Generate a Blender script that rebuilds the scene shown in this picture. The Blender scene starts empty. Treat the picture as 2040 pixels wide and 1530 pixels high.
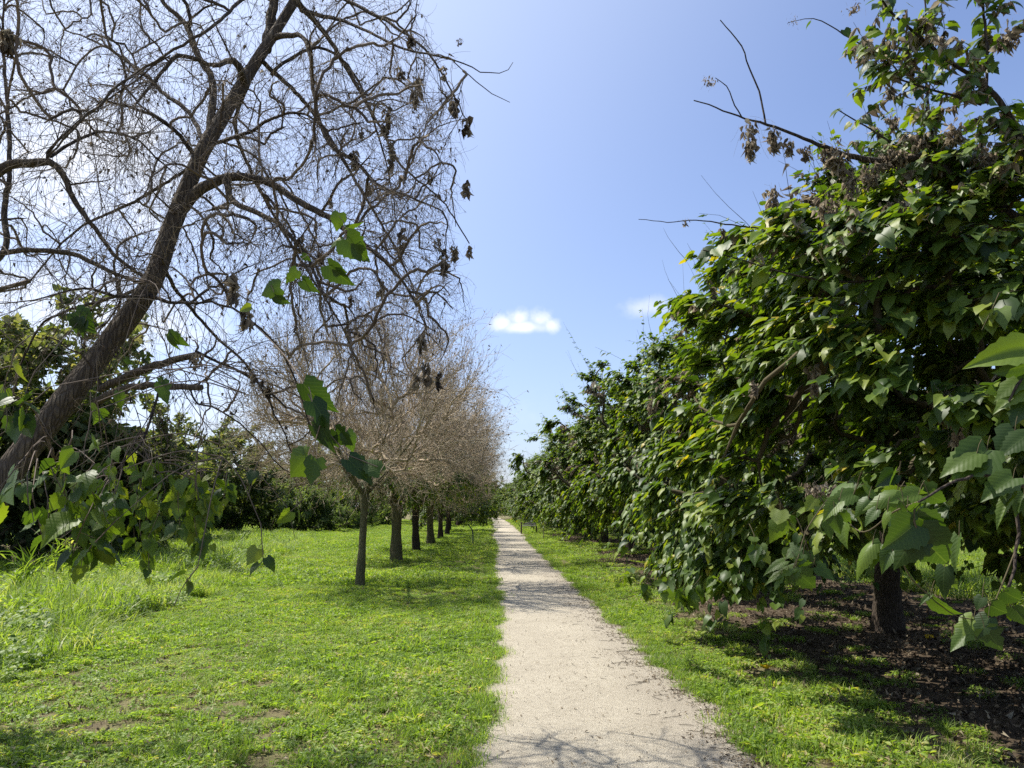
import bpy, math, random
import numpy as np
from mathutils import Matrix, Vector
R_ = math.radians
rng = np.random.default_rng(7)
random.seed(7)

# ------------------------------------------------------------------ camera
sc = bpy.context.scene
col = sc.collection
F = 1500.0
PITCH, YAW, EYE = 9.35, -1.41, 1.6
cam = bpy.data.objects.new('camera', bpy.data.cameras.new('camera'))
col.objects.link(cam)
cam.data.sensor_width = 36
cam.data.lens = F/2040*36
cam.data.clip_start = .05
cam.data.clip_end = 3000
cam.location = (0, 0, EYE)
cam.rotation_euler = (R_(90+PITCH), 0, R_(YAW))
sc.camera = cam
CM = np.array(cam.rotation_euler.to_matrix())
def ray(x, y):
    return CM @ np.array([(x-1020)/F, -(y-765)/F, -1.0])
def at(x, y, Y):
    """world point seen at photo pixel x,y at distance Y along the path"""
    d = ray(x, y)
    return np.array([0, 0, EYE]) + d*(Y/d[1])

# ------------------------------------------------------------------ light
SUN_AZ, SUN_EL = -62.0, 57.0           # azimuth from +Y, negative = left
sd = Vector((math.sin(R_(SUN_AZ))*math.cos(R_(SUN_EL)), math.cos(R_(SUN_AZ))*math.cos(R_(SUN_EL)), math.sin(R_(SUN_EL))))
sun = bpy.data.objects.new('sun', bpy.data.lights.new('sun', 'SUN'))
col.objects.link(sun)
sun.data.energy = 5.0
sun.data.angle = R_(.5)
sun.data.color = (1.0, .95, .86)
sun.rotation_euler = sd.to_track_quat('Z', 'Y').to_euler()
sc.view_settings.view_transform = 'Standard'
sc.view_settings.look = 'None'
sc.view_settings.exposure = .68
sc.view_settings.gamma = 1
sc.render.engine = 'CYCLES'
sc.cycles.max_bounces = 6
sc.cycles.diffuse_bounces = 2
sc.cycles.use_denoising = False
sc.cycles.glossy_bounces = 2
sc.cycles.transmission_bounces = 4
sc.cycles.transparent_max_bounces = 4
sc.cycles.caustics_reflective = False
sc.cycles.caustics_refractive = False

w = bpy.data.worlds.new("World"); sc.world = w; w.use_nodes = True
NT = w.node_tree; NT.nodes.clear()
def node(nt, typ, **kw):
    n = nt.nodes.new(typ)
    for k, v in kw.items():
        if k.startswith('i_'):
            n.inputs[k[2:].replace('_', ' ')].default_value = v
        else:
            setattr(n, k, v)
    return n
def math_(nt, op, a, b=None, c=None, clamp=False):
    n = nt.nodes.new('ShaderNodeMath'); n.operation = op; n.use_clamp = clamp
    for i, v in enumerate((a, b, c)):
        if v is None: continue
        if isinstance(v, (int, float)): n.inputs[i].default_value = v
        else: nt.links.new(v, n.inputs[i])
    return n.outputs[0]
def mixc(nt, f, a, b, blend='MIX'):
    n = nt.nodes.new('ShaderNodeMix'); n.data_type = 'RGBA'; n.blend_type = blend
    for sock, v in ((n.inputs[0], f), (n.inputs[6], a), (n.inputs[7], b)):
        if isinstance(v, (int, float)): sock.default_value = v
        elif isinstance(v, tuple): sock.default_value = (*v, 1) if len(v) == 3 else v
        else: nt.links.new(v, sock)
    return n.outputs[2]
def smooth(nt, v, a, b):
    n = nt.nodes.new('ShaderNodeMapRange'); n.interpolation_type = 'SMOOTHSTEP'
    n.inputs['From Min'].default_value = a; n.inputs['From Max'].default_value = b
    nt.links.new(v, n.inputs['Value']); return n.outputs['Result']
def noise_(nt, vec, scale, detail=4, rough=.55, dist=0.0):
    n = nt.nodes.new('ShaderNodeTexNoise'); n.inputs['Scale'].default_value = scale
    n.inputs['Detail'].default_value = detail; n.inputs['Roughness'].default_value = rough
    n.inputs['Distortion'].default_value = dist
    if vec is not None: nt.links.new(vec, n.inputs['Vector'])
    return n.outputs['Fac']

sky = node(NT, 'ShaderNodeTexSky', sky_type='NISHITA', sun_disc=False, sun_elevation=R_(SUN_EL), sun_rotation=R_(SUN_AZ))
sky.air_density = 1.0; sky.dust_density = 1.6; sky.ozone_density = 3.0; sky.altitude = 50
tc = node(NT, 'ShaderNodeTexCoord')
dirv = tc.outputs['Generated']
def dotd(v):
    n = NT.nodes.new('ShaderNodeVectorMath'); n.operation = 'DOT_PRODUCT'
    NT.links.new(dirv, n.inputs[0]); n.inputs[1].default_value = tuple(v)
    return n.outputs['Value']
wn = noise_(NT, dirv, 26, 6, .58)
wn2 = noise_(NT, dirv, 60, 5, .6)
def cloud(px, py, hw, hh, soft, amp, flat=1.0):
    c = ray(px, py); c = c/np.linalg.norm(c)
    r = np.cross(c, [0, 0, 1]); r /= np.linalg.norm(r); u = np.cross(r, c)
    a = math_(NT, 'DIVIDE', dotd(r), hw/F); b0 = dotd(u)
    up = math_(NT, 'DIVIDE', math_(NT, 'MAXIMUM', b0, 0.0), hh/F)
    dn = math_(NT, 'DIVIDE', math_(NT, 'MINIMUM', b0, 0.0), hh*flat/F)
    d2 = math_(NT, 'ADD', math_(NT, 'MULTIPLY', a, a), math_(NT, 'ADD', math_(NT, 'MULTIPLY', up, up), math_(NT, 'MULTIPLY', dn, dn)))
    d = math_(NT, 'SQRT', d2)
    d = math_(NT, 'ADD', d, math_(NT, 'MULTIPLY', math_(NT, 'SUBTRACT', wn, .5), amp))
    d = math_(NT, 'ADD', d, math_(NT, 'MULTIPLY', math_(NT, 'SUBTRACT', wn2, .5), amp*.5))
    m = smooth(NT, d, 1.0, 1.0-soft)
    f = smooth(NT, dotd(c), .5, .7)
    return math_(NT, 'MULTIPLY', m, f)
def mx(a, b): return math_(NT, 'MAXIMUM', a, b)
c1 = cloud(1046, 652, 78, 22, .9, .9, .8)
for q in ((1002, 645, 32, 24), (1034, 634, 34, 30), (1074, 638, 36, 32), (1098, 650, 26, 22)): c1 = mx(c1, cloud(*q, 1.0, 1.5, .8))
c1 = math_(NT, 'MULTIPLY', c1, .9)
c2 = math_(NT, 'MULTIPLY', cloud(1290, 612, 80, 26, .9, 1.2), .42)
c3 = math_(NT, 'MULTIPLY', cloud(170, 300, 330, 190, 1.1, 1.8), .85)
c4 = math_(NT, 'MULTIPLY', cloud(120, 620, 330, 110, 1.1, 1.8), .8)
c5 = math_(NT, 'MULTIPLY', cloud(500, 830, 600, 130, 1.2, 1.2), .3)
cm = mx(mx(c1, c2), mx(c3, mx(c4, c5)))
# thin high haze, milky towards the horizon
sep = node(NT, 'ShaderNodeSeparateXYZ'); NT.links.new(dirv, sep.inputs[0])
hz = smooth(NT, sep.outputs['Z'], .62, -.02)
base = mixc(NT, 1.0, sky.outputs['Color'], (1.34, 1.30, 1.44), 'MULTIPLY')
base = mixc(NT, math_(NT, 'MULTIPLY', hz, .30), base, (4.6, 5.8, 8.0))
gl = smooth(NT, dotd(sd), .35, 1.0)
base = mixc(NT, math_(NT, 'MULTIPLY', gl, .55), base, (7.5, 8.6, 10.0))
skyc = mixc(NT, cm, base, mixc(NT, smooth(NT, wn2, .3, .7), (7.4, 7.9, 8.9), (9.4, 9.4, 9.8)))
bg = node(NT, 'ShaderNodeBackground'); bg.inputs['Strength'].default_value = .088
NT.links.new(skyc, bg.inputs['Color'])
NT.links.new(bg.outputs[0], node(NT, 'ShaderNodeOutputWorld').inputs['Surface'])

# ------------------------------------------------------------------ materials
def newmat(name):
    m = bpy.data.materials.new(name); m.use_nodes = True
    nt = m.node_tree; nt.nodes.clear()
    out = nt.nodes.new('ShaderNodeOutputMaterial')
    return m, nt, out
def ramp(nt, fac, stops):
    n = nt.nodes.new('ShaderNodeValToRGB'); e = n.color_ramp.elements
    while len(e) < len(stops): e.new(.5)
    for i, (p, c) in enumerate(stops):
        e[i].position = p; e[i].color = (*c, 1)
    nt.links.new(fac, n.inputs['Fac']); return n.outputs['Color']
def leafmat(name, stops, trans=.35, tcol=(1.5, 1.7, .5), rough=.42, spec=.5, veins=False, attr='tint', inst=False, back=.35, vary=0):
    m, nt, out = newmat(name)
    a = nt.nodes.new('ShaderNodeAttribute'); a.attribute_name = attr
    if inst: a.attribute_type = 'INSTANCER'
    fac = a.outputs['Fac']
    if vary:
        oi = nt.nodes.new('ShaderNodeObjectInfo'); gp = nt.nodes.new('ShaderNodeNewGeometry')
        fac = math_(nt, 'ADD', fac, math_(nt, 'MULTIPLY', math_(nt, 'SUBTRACT', oi.outputs['Random'], .5), .25))
        fac = math_(nt, 'ADD', fac, math_(nt, 'MULTIPLY', math_(nt, 'SUBTRACT', noise_(nt, gp.outputs['Position'], .9, 4, .65), .5), vary))
    c = ramp(nt, fac, stops)
    p = nt.nodes.new('ShaderNodeBsdfPrincipled')
    p.inputs['Roughness'].default_value = rough; p.inputs['Specular IOR Level'].default_value = spec
    g = nt.nodes.new('ShaderNodeNewGeometry')
    if veins:
        uv = nt.nodes.new('ShaderNodeAttribute'); uv.attribute_name = 'leafuv'
        s = nt.nodes.new('ShaderNodeSeparateXYZ'); nt.links.new(uv.outputs['Vector'], s.inputs[0])
        ax = math_(nt, 'ABSOLUTE', s.outputs['X'])
        mid = smooth(nt, ax, .02, .0)
        q = math_(nt, 'SUBTRACT', s.outputs['Y'], math_(nt, 'MULTIPLY', ax, .75))
        fr = math_(nt, 'ABSOLUTE', math_(nt, 'SUBTRACT', math_(nt, 'FRACT', math_(nt, 'MULTIPLY', q, 8.0)), .5))
        vn = smooth(nt, fr, .08, .0)
        v = math_(nt, 'MAXIMUM', mid, math_(nt, 'MULTIPLY', vn, .6))
        c = mixc(nt, math_(nt, 'MULTIPLY', v, .28), c, (.16, .22, .07))
        bp = nt.nodes.new('ShaderNodeBump'); bp.inputs['Strength'].default_value = .35; bp.inputs['Distance'].default_value = .002
        nt.links.new(fr, bp.inputs['Height']); nt.links.new(bp.outputs[0], p.inputs['Normal'])
    # paler underside
    c2 = mixc(nt, math_(nt, 'MULTIPLY', g.outputs['Backfacing'], back), c, (.12, .17, .055))
    nt.links.new(c2, p.inputs['Base Color'])
    t = nt.nodes.new('ShaderNodeBsdfTranslucent')
    tc_ = mixc(nt, 1.0, c, tcol, 'MULTIPLY'); nt.links.new(tc_, t.inputs['Color'])
    mx_ = nt.nodes.new('ShaderNodeMixShader'); mx_.inputs[0].default_value = trans
    nt.links.new(p.outputs[0], mx_.inputs[1]); nt.links.new(t.outputs[0], mx_.inputs[2])
    nt.links.new(mx_.outputs[0], out.inputs['Surface'])
    return m
def barkmat(name, c1, c2, scale=14, bump=.6, dist=.02):
    m, nt, out = newmat(name)
    t = nt.nodes.new('ShaderNodeTexCoord')
    mp = nt.nodes.new('ShaderNodeMapping'); mp.inputs['Scale'].default_value = (1, 1, .22)
    nt.links.new(t.outputs['Object'], mp.inputs['Vector'])
    n1 = noise_(nt, mp.outputs[0], scale*2.2, 6, .65, .6)
    n2 = noise_(nt, t.outputs['Object'], 3.0, 3)
    vo = nt.nodes.new('ShaderNodeTexVoronoi'); vo.feature = 'DISTANCE_TO_EDGE'; vo.inputs['Scale'].default_value = scale*3.2
    nt.links.new(mp.outputs[0], vo.inputs['Vector'])
    vv = smooth(nt, vo.outputs['Distance'], -.12, .3)
    h = math_(nt, 'MULTIPLY', n1, vv)
    f = math_(nt, 'ADD', math_(nt, 'MULTIPLY', h, .9), math_(nt, 'MULTIPLY', n2, .35))
    c = ramp(nt, f, [(.1, tuple(x*.45 for x in c1)), (.45, c1), (.85, c2)])
    p = nt.nodes.new('ShaderNodeBsdfPrincipled'); p.inputs['Roughness'].default_value = .9
    p.inputs['Specular IOR Level'].default_value = .2
    nt.links.new(c, p.inputs['Base Color'])
    b = nt.nodes.new('ShaderNodeBump'); b.inputs['Strength'].default_value = bump; b.inputs['Distance'].default_value = dist
    nt.links.new(h, b.inputs['Height']); nt.links.new(b.outputs[0], p.inputs['Normal'])
    nt.links.new(p.outputs[0], out.inputs['Surface'])
    return m
def twigmat(name, stops, rough=.85, trans=0.0):
    m, nt, out = newmat(name)
    a = nt.nodes.new('ShaderNodeAttribute'); a.attribute_name = 'tint'
    c = ramp(nt, a.outputs['Fac'], stops)
    p = nt.nodes.new('ShaderNodeBsdfPrincipled'); p.inputs['Roughness'].default_value = rough
    p.inputs['Specular IOR Level'].default_value = .25
    nt.links.new(c, p.inputs['Base Color'])
    if trans:
        t = nt.nodes.new('ShaderNodeBsdfTranslucent'); nt.links.new(c, t.inputs['Color'])
        k = nt.nodes.new('ShaderNodeMixShader'); k.inputs[0].default_value = trans
        nt.links.new(p.outputs[0], k.inputs[1]); nt.links.new(t.outputs[0], k.inputs[2])
        nt.links.new(k.outputs[0], out.inputs['Surface'])
    else: nt.links.new(p.outputs[0], out.inputs['Surface'])
    return m
GREEN = [(0, (.020, .044, .010)), (.45, (.054, .098, .016)), (.8, (.12, .18, .022)), (.93, (.17, .21, .03)), (1, (.36, .29, .03))]
M = {}
M['leaf'] = leafmat('mulberry_leaf', GREEN, .34, (2.2, 2.2, .45), .48, .36)
M['leafnear'] = leafmat('mulberry_leaf_veined', GREEN, .38, (2.0, 2.0, .45), .48, .38, veins=True)
M['backleaf'] = leafmat('dark_foliage', [(0, (.03, .05, .016)), (.5, (.095, .125, .038)), (.85, (.20, .22, .085)), (1, (.31, .29, .15))], .42, (1.5, 1.5, .6), .6, .3)
M['shrubleaf'] = leafmat('shrub_foliage', [(0, (.05, .085, .022)), (.5, (.12, .175, .05)), (1, (.22, .27, .10))], .45, (1.5, 1.5, .6), .6, .3)
M['dead'] = twigmat('dead_leaf', [(0, (.04, .028, .018)), (.4, (.105, .078, .050)), (.75, (.22, .17, .11)), (1, (.38, .33, .23))], .8, .3)
M['web'] = twigmat('dried_webbed_leaf', [(0, (.09, .07, .05)), (.5, (.26, .205, .14)), (1, (.46, .40, .29))], .85, .35)
M['twig'] = twigmat('bare_twig', [(0, (.045, .033, .024)), (.5, (.15, .115, .085)), (1, (.30, .245, .17))])
M['twigbrown'] = twigmat('pinkish_brown_twig', [(0, (.15, .11, .068)), (.5, (.37, .29, .19)), (1, (.58, .49, .355))])
M['twiggreen'] = twigmat('olive_twig', [(0, (.05, .04, .02)), (1, (.12, .10, .05))])
M['bark'] = barkmat('mulberry_bark', (.10, .078, .056), (.19, .15, .10), 13, .9, .03)
M['barkdark'] = barkmat('dark_bark', (.055, .042, .032), (.11, .085, .062), 12, .8, .03)
M['barkmoss'] = barkmat('mossy_bark', (.12, .11, .055), (.23, .20, .11), 12, .8, .025)

# ------------------------------------------------------------------ mesh tools
def norm(v): return v/np.maximum(np.linalg.norm(v, axis=-1, keepdims=True), 1e-9)
class MB:
    def __init__(s): s.v = []; s.f = []; s.n = 0; s.t = []; s.uv = []; s.mi = []
    def add(s, v, f, tint=None, uv=None, mi=0):
        """v (N,3); f (M,k) index array; tint (N,)"""
        if len(v) == 0: return
        s.v.append(np.asarray(v, np.float32)); s.f.append((np.asarray(f)+s.n))
        s.t.append(np.full(len(v), .5, np.float32) if tint is None else np.asarray(tint, np.float32))
        s.uv.append(np.zeros((len(v), 3), np.float32) if uv is None else np.asarray(uv, np.float32))
        s.mi.append(np.full(len(f), mi, np.int32))
        s.n += len(v)
    def mesh(s, name, mats, smooth_=True, uv=False):
        me = bpy.data.meshes.new(name)
        v = np.concatenate(s.v)
        loops = np.concatenate([f.ravel() for f in s.f]).astype(np.int32)
        tot = np.concatenate([np.full(len(f), f.shape[1], np.int32) for f in s.f])
        st = np.concatenate([[0], np.cumsum(tot)[:-1]]).astype(np.int32)
        me.vertices.add(len(v)); me.vertices.foreach_set('co', v.ravel())
        me.loops.add(len(loops)); me.loops.foreach_set('vertex_index', loops)
        me.polygons.add(len(tot)); me.polygons.foreach_set('loop_start', st)
        me.polygons.foreach_set('material_index', np.concatenate(s.mi))
        me.polygons.foreach_set('use_smooth', np.full(len(tot), smooth_, bool))
        me.update(calc_edges=True)
        a = me.attributes.new('tint', 'FLOAT', 'POINT'); a.data.foreach_set('value', np.concatenate(s.t))
        if uv:
            a = me.attributes.new('leafuv', 'FLOAT_VECTOR', 'POINT'); a.data.foreach_set('vector', np.concatenate(s.uv).ravel())
        for m in (mats if isinstance(mats, (list, tuple)) else [mats]): me.materials.append(m)
        return me
def obj(name, me, parent=None, loc=None):
    o = bpy.data.objects.new(name, me); col.objects.link(o)
    if parent is not None: o.parent = parent
    if loc is not None: o.location = loc
    return o
def tag(o, label=None, cat=None, group=None, kind=None):
    for k, v in (('label', label), ('category', cat), ('group', group), ('kind', kind)):
        if v: o[k] = v
    return o
def empty(name, loc, rz=0):
    o = bpy.data.objects.new(name, None); col.objects.link(o)
    o.empty_display_size = .3; o.location = loc; o.rotation_euler = (0, 0, rz); return o

def tubes(mb, P, R, sides=4, tint=None, cap=False, mi=0):
    """P (M,K,3) polylines, R (M,K) radii"""
    P = np.asarray(P, float); R = np.asarray(R, float)
    if P.ndim == 2: P = P[None]; R = R[None]
    Mn, K, _ = P.shape
    if Mn == 0: return
    T = np.zeros_like(P); T[:, 1:-1] = P[:, 2:]-P[:, :-2]; T[:, 0] = P[:, 1]-P[:, 0]; T[:, -1] = P[:, -1]-P[:, -2]
    T = norm(T)
    mean = np.abs(norm(P[:, -1]-P[:, 0]))
    ax = np.eye(3)[np.argmin(mean, axis=1)]
    A = norm(np.cross(T, ax[:, None, :])); B = np.cross(T, A)
    ang = np.arange(sides)*2*np.pi/sides
    V = P[:, :, None, :] + R[:, :, None, None]*(np.cos(ang)[None, None, :, None]*A[:, :, None, :]+np.sin(ang)[None, None, :, None]*B[:, :, None, :])
    V = V.reshape(-1, 3)
    b = (np.arange(Mn)*K*sides)[:, None, None]; k = (np.arange(K-1)*sides)[None, :, None]; j = np.arange(sides)[None, None, :]
    j2 = (j+1) % sides
    f = np.stack([b+k+j, b+k+j2, b+k+sides+j2, b+k+sides+j], -1).reshape(-1, 4)
    t = None
    if tint is not None: t = np.repeat(np.broadcast_to(np.asarray(tint, float), (Mn,)), K*sides)
    mb.add(V, f, t, mi=mi)
    if cap:
        for m_ in range(Mn):
            idx = (m_*K*sides+(K-1)*sides+np.arange(sides))[None]
            mb.f[-1] = mb.f[-1]
            mb.add(V[idx[0]], np.arange(sides)[None], np.full(sides, .95), mi=mi)
def rough_tube(mb, P, R, sides=14, bump=.06, seed=0):
    """a single fluted trunk / limb with lumps; P (K,3)"""
    r = np.random.default_rng(seed)
    P = resample(np.asarray(P, float), max(8, int(path_len(P)/.06))); K = len(P)
    Rr = np.interp(np.linspace(0, 1, K), np.linspace(0, 1, len(R)), R)
    T = norm(np.gradient(P, axis=0))
    ax = np.eye(3)[np.argmin(np.abs(norm(P[-1]-P[0])))]
    A = norm(np.cross(T, ax)); B = np.cross(T, A)
    ang = np.arange(sides)*2*np.pi/sides; z = np.linspace(0, path_len(P), K)
    ph = r.uniform(0, 6.28, 6)
    m = 1+bump*(np.sin(3*ang[None]+ph[0]+z[:, None]*2.1)*.6+np.sin(5*ang[None]+ph[1]-z[:, None]*3)*.4+np.sin(z[:, None]*9+ph[2]+2*ang[None])*.5)+r.normal(0, bump*.35, (K, sides))
    V = P[:, None]+(Rr[:, None]*m)[..., None]*(np.cos(ang)[None, :, None]*A[:, None]+np.sin(ang)[None, :, None]*B[:, None])
    k = (np.arange(K-1)*sides)[:, None]; j = np.arange(sides)[None]; j2 = (j+1) % sides
    f = np.stack([k+j, k+j2, k+sides+j2, k+sides+j], -1).reshape(-1, 4)
    mb.add(V.reshape(-1, 3), f)
    mb.add(V[-1], np.arange(sides)[None])
def path_len(P): return float(np.sum(np.linalg.norm(np.diff(P, axis=0), axis=1)))
def resample(P, n):
    """Catmull-Rom through P then n even points"""
    P = np.asarray(P, float)
    if len(P) < 3: 
        t = np.linspace(0, 1, n)[:, None]; return P[0]*(1-t)+P[-1]*t
    Q = np.vstack([2*P[0]-P[1], P, 2*P[-1]-P[-2]]); out = []
    for i in range(len(P)-1):
        p0, p1, p2, p3 = Q[i:i+4]; t = np.linspace(0, 1, 9)[:-1, None]
        out.append(.5*((2*p1)+(-p0+p2)*t+(2*p0-5*p1+4*p2-p3)*t*t+(-p0+3*p1-3*p2+p3)*t**3))
    out = np.vstack(out+[P[-1:]])
    s = np.concatenate([[0], np.cumsum(np.linalg.norm(np.diff(out, axis=0), axis=1))])
    u = np.linspace(0, s[-1], n)
    return np.stack([np.interp(u, s, out[:, i]) for i in range(3)], 1)

def resample_r(P, R, n):
    P = np.asarray(P, float); d = np.concatenate([[0], np.cumsum(np.linalg.norm(np.diff(P, axis=0), axis=1))])
    return resample(P, n), np.interp(np.linspace(0, d[-1], n), d, R)

def shoots(B, D, L, K=5, g=-.3, wig=.12, r=rng):
    """grow M polylines from bases B in directions D; g bends them up (+) or down (-)"""
    Mn = len(B); P = np.zeros((Mn, K, 3)); P[:, 0] = B; d = norm(D)
    L = np.broadcast_to(L, (Mn,)); g = np.broadcast_to(g, (Mn,))
    for k in range(1, K):
        d = d+r.normal(0, wig, (Mn, 3)); d[:, 2] += g/(K-1)*2; d = norm(d)
        P[:, k] = P[:, k-1]+d*(L/(K-1))[:, None]
    return P
def sub(P, n, spread=.9, lo=.15, hi=1.0, r=rng):
    """n bases per polyline with directions leaving it; returns bases, dirs, parent index, t"""
    Mn, K, _ = P.shape
    idx = np.repeat(np.arange(Mn), n); t = r.uniform(lo, hi, len(idx))*(K-1)
    i = np.minimum(t.astype(int), K-2); f = (t-i)[:, None]
    b = P[idx, i]*(1-f)+P[idx, i+1]*f; T = norm(P[idx, i+1]-P[idx, i])
    return b, norm(T+spread*norm(r.normal(0, 1, T.shape))), idx, t/(K-1)
def taper(r0, r1, K): return np.asarray(r0)[:, None]*(1-np.linspace(0, 1, K))[None]+np.asarray(r1)[:, None]*np.linspace(0, 1, K)[None]

def connect(init, initlen, targets, root, K=7, sag=.15, r=rng, pl=.35, kink=.024):
    """join every target to the growing skeleton. init: list of polylines. returns paths (M,K,3) and radii-count"""
    pos = np.concatenate(init); n0 = len(pos)
    plen = np.concatenate(initlen); tot = n0+len(targets)*(K-1)
    Pn = np.zeros((tot, 3)); Pn[:n0] = pos; L = np.zeros(tot); L[:n0] = plen
    par = -np.ones(tot, int); cnt = np.zeros(tot); tang = np.zeros((tot, 3)); tang[:n0] = np.concatenate([norm(np.gradient(p, axis=0)) for p in init])
    order = np.argsort(np.linalg.norm(targets-root, axis=1)); n = n0; paths = []; starts = []
    for o in order:
        t = targets[o]; d = np.linalg.norm(Pn[:n]-t, axis=1)+pl*L[:n]
        i = int(np.argmin(d)); p0 = Pn[i]; D = np.linalg.norm(t-p0)
        if D < .08: continue
        c = p0+tang[i]*D*.22+(t-p0)*.2+np.array([0, 0, 1])*D*sag+r.normal(0, .05, 3)*D
        u = np.linspace(0, 1, K)[:, None]
        P = (1-u)**2*p0+2*u*(1-u)*c+u*u*t
        P[1:-1] += r.normal(0, kink, (K-2, 3))*D
        Pn[n:n+K-1] = P[1:]; tg = norm(np.gradient(P, axis=0)); tang[n:n+K-1] = tg[1:]
        L[n:n+K-1] = L[i]+D*u[1:, 0]; par[n] = i
        for q in range(1, K-1): par[n+q] = n+q-1
        paths.append(P); starts.append((i, n)); n += K-1
    for i in range(n-1, n0-1, -1):
        cnt[i] += .22
        if par[i] >= n0: cnt[par[i]] += cnt[i]
    C = np.zeros((len(paths), K))
    for q, (i, s) in enumerate(starts):
        C[q, 1:] = cnt[s:s+K-1]; C[q, 0] = cnt[s]
    return np.array(paths), C

# ------------------------------------------------------------------ leaves
def tmpl_low(fold=.25, bend=.3, lobe=0):
    v = np.array([[0, 0, 0], [0, .28, 0], [0, .62, 0], [0, 1, 0],
                  [-.22, -.10, 0], [-.44, .24, 0], [-.27, .62, 0],
                  [.22, -.10, 0], [.44, .24, 0], [.27, .62, 0]], float)
    v[:, 2] = np.abs(v[:, 0])*fold-bend*v[:, 1]**2
    f4 = np.array([[0, 1, 5, 4], [1, 2, 6, 5], [0, 7, 8, 1], [1, 8, 9, 2]])
    f3 = np.array([[2, 3, 6], [2, 9, 3]])
    return v, f4, f3
def tmpl_high(fold=.22, bend=.35, n=13, lobed=False, r=rng):
    t = np.linspace(0, 1, n)
    w = np.interp(t, [0, .06, .2, .38, .6, .8, .92, 1], [.26, .36, .455, .43, .30, .15, .06, 0.0])
    if lobed: w = w*(1-.35*np.exp(-((t-.42)/.06)**2))
    back = np.interp(t, [0, .1, .3, 1], [-.14, -.06, 0, 0])
    V = []; UV = []
    cols = [-1, -.66, -.33, 0, .33, .66, 1]
    for i in range(n):
        for c in cols:
            x = c*w[i]; 
            if abs(c) == 1: x *= 1+(.07 if i % 2 else -.07)+.1*r.normal(0, .5)
            y = t[i]+back[i]*abs(c)+(.10*abs(c)*(1-t[i])*0)
            z = abs(x)*fold-bend*y*abs(y)+.008*math.sin((y-.75*abs(x))*2*math.pi*4)*min(1, abs(c)*1.4)-(.5*x*x)
            V.append((x, y, z)); UV.append((x, y, 0))
    f = [(i*7+j, i*7+j+1, i*7+j+8, i*7+j+7) for i in range(n-1) for j in range(6)]
    return np.array(V), np.array(f), np.array(UV)
def tmpl_mid(fold=.25, bend=.3, lobe=0.0, skew=0.0):
    t = [0, .12, .35, .6, .84]; wv = [.20, .40, .45-lobe*.12, .30+lobe*.03, .12]; bk = [-.13, -.05, 0, 0, 0]; V = []
    for i in range(5):
        for c in (-1, -.5, 0, .5, 1):
            x = c*wv[i]*(1+skew*c); y = t[i]+bk[i]*abs(c)**1.5; V.append((x, y, abs(x)*fold-bend*y*abs(y)-.35*x*x+.02*math.sin(9*y+4*c)))
    V.append((0, 1.0, -bend)); f4 = [(i*5+j, i*5+j+1, i*5+j+6, i*5+j+5) for i in range(4) for j in range(4)]
    return np.array(V), np.array(f4), np.array([(20+j, 21+j, 25) for j in range(4)])
MID = [tmpl_mid(.3, .25), tmpl_mid(.1, .55, .5), tmpl_mid(.5, .1, 1), tmpl_mid(-.1, .4, 0, .15), tmpl_mid(.7, .3), tmpl_mid(.2, .7, 1, -.15), tmpl_mid(.35, -.1, .3)]
LOW = [tmpl_low(.25, .25), tmpl_low(.1, .5), tmpl_low(.45, .1), tmpl_low(-.15, .35)]
HIGH = [tmpl_high(.25, .3), tmpl_high(.05, .5), tmpl_high(.45, .15), tmpl_high(.15, .4, lobed=True), tmpl_high(-.1, .7), tmpl_high(.6, .35), tmpl_high(.3, .05, lobed=True)]
def leaves(mb, pos, d, nrm, size, tint, high=False, mi=0, r=rng, tm=None, wid=1.0):
    d = norm(d); s = norm(np.cross(d, nrm)); nn = np.cross(s, d)
    T = tm or (HIGH if high else LOW); which = r.integers(0, len(T), len(pos))
    for k, t in enumerate(T):
        m = which == k
        if not m.any(): continue
        v = t[0]; c = size[m][:, None, None]
        V = pos[m][:, None]+c*(v[None, :, 0:1]*wid*s[m][:, None]+v[None, :, 1:2]*d[m][:, None]+v[None, :, 2:3]*nn[m][:, None])
        nv = len(v); off = (np.arange(m.sum())*nv)[:, None, None]; tt = np.repeat(tint[m], nv)
        if high:
            mb.add(V.reshape(-1, 3), (t[1][None]+off).reshape(-1, 4), tt, np.tile(t[2], (m.sum(), 1)), mi)
        else:
            mb.add(V.reshape(-1, 3), (t[1][None]+off).reshape(-1, 4), tt, None, mi)
            base = mb.n-len(V.reshape(-1, 3))
            mb.f.append((t[2][None]+off).reshape(-1, 3)+base); mb.mi.append(np.full(len(t[2])*m.sum(), mi, np.int32))
def shoot_leaves(mb, P, n, size, tmu=.45, tsd=.27, high=False, mi=0, droop=.75, center=None, petmb=None, r=rng, yellow=.022, tm=None):
    b, dd, idx, t = sub(P, n, 1.1, .12, 1.0, r)
    T = norm(P[idx, -1]-P[idx, 0]); out = dd.copy(); out[:, 2] *= .5
    if center is not None:
        o = b-center; o[:, 2] *= .3; out = norm(out+norm(o)*.9)
    d = norm(out*.9+T*[.6, .6, .3]+np.array([0, 0, -1])*r.uniform(droop*.15, droop*1.15, len(b))[:, None])
    N = norm(np.array([0, 0, 1.15])+r.normal(0, .28, (len(b), 3))+norm(b-center if center is not None else dd)*.25)
    sz = size*r.uniform(.4, 1.25, len(b))*(1-.35*t)
    pet = norm(dd+np.array([0, 0, .2]))*(sz*.35)[:, None]
    tt = np.clip(r.normal(tmu, tsd, len(b))+.22*t, 0, .92); yl = r.random(len(b)) < yellow; tt[yl] = r.uniform(.93, 1, yl.sum())
    leaves(mb, b+pet, d, N, sz, tt, high, mi, r, tm)
    if petmb is not None:
        tubes(petmb, np.stack([b, b+pet], 1), np.full((len(b), 2), .0016), 3, .7)

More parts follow.
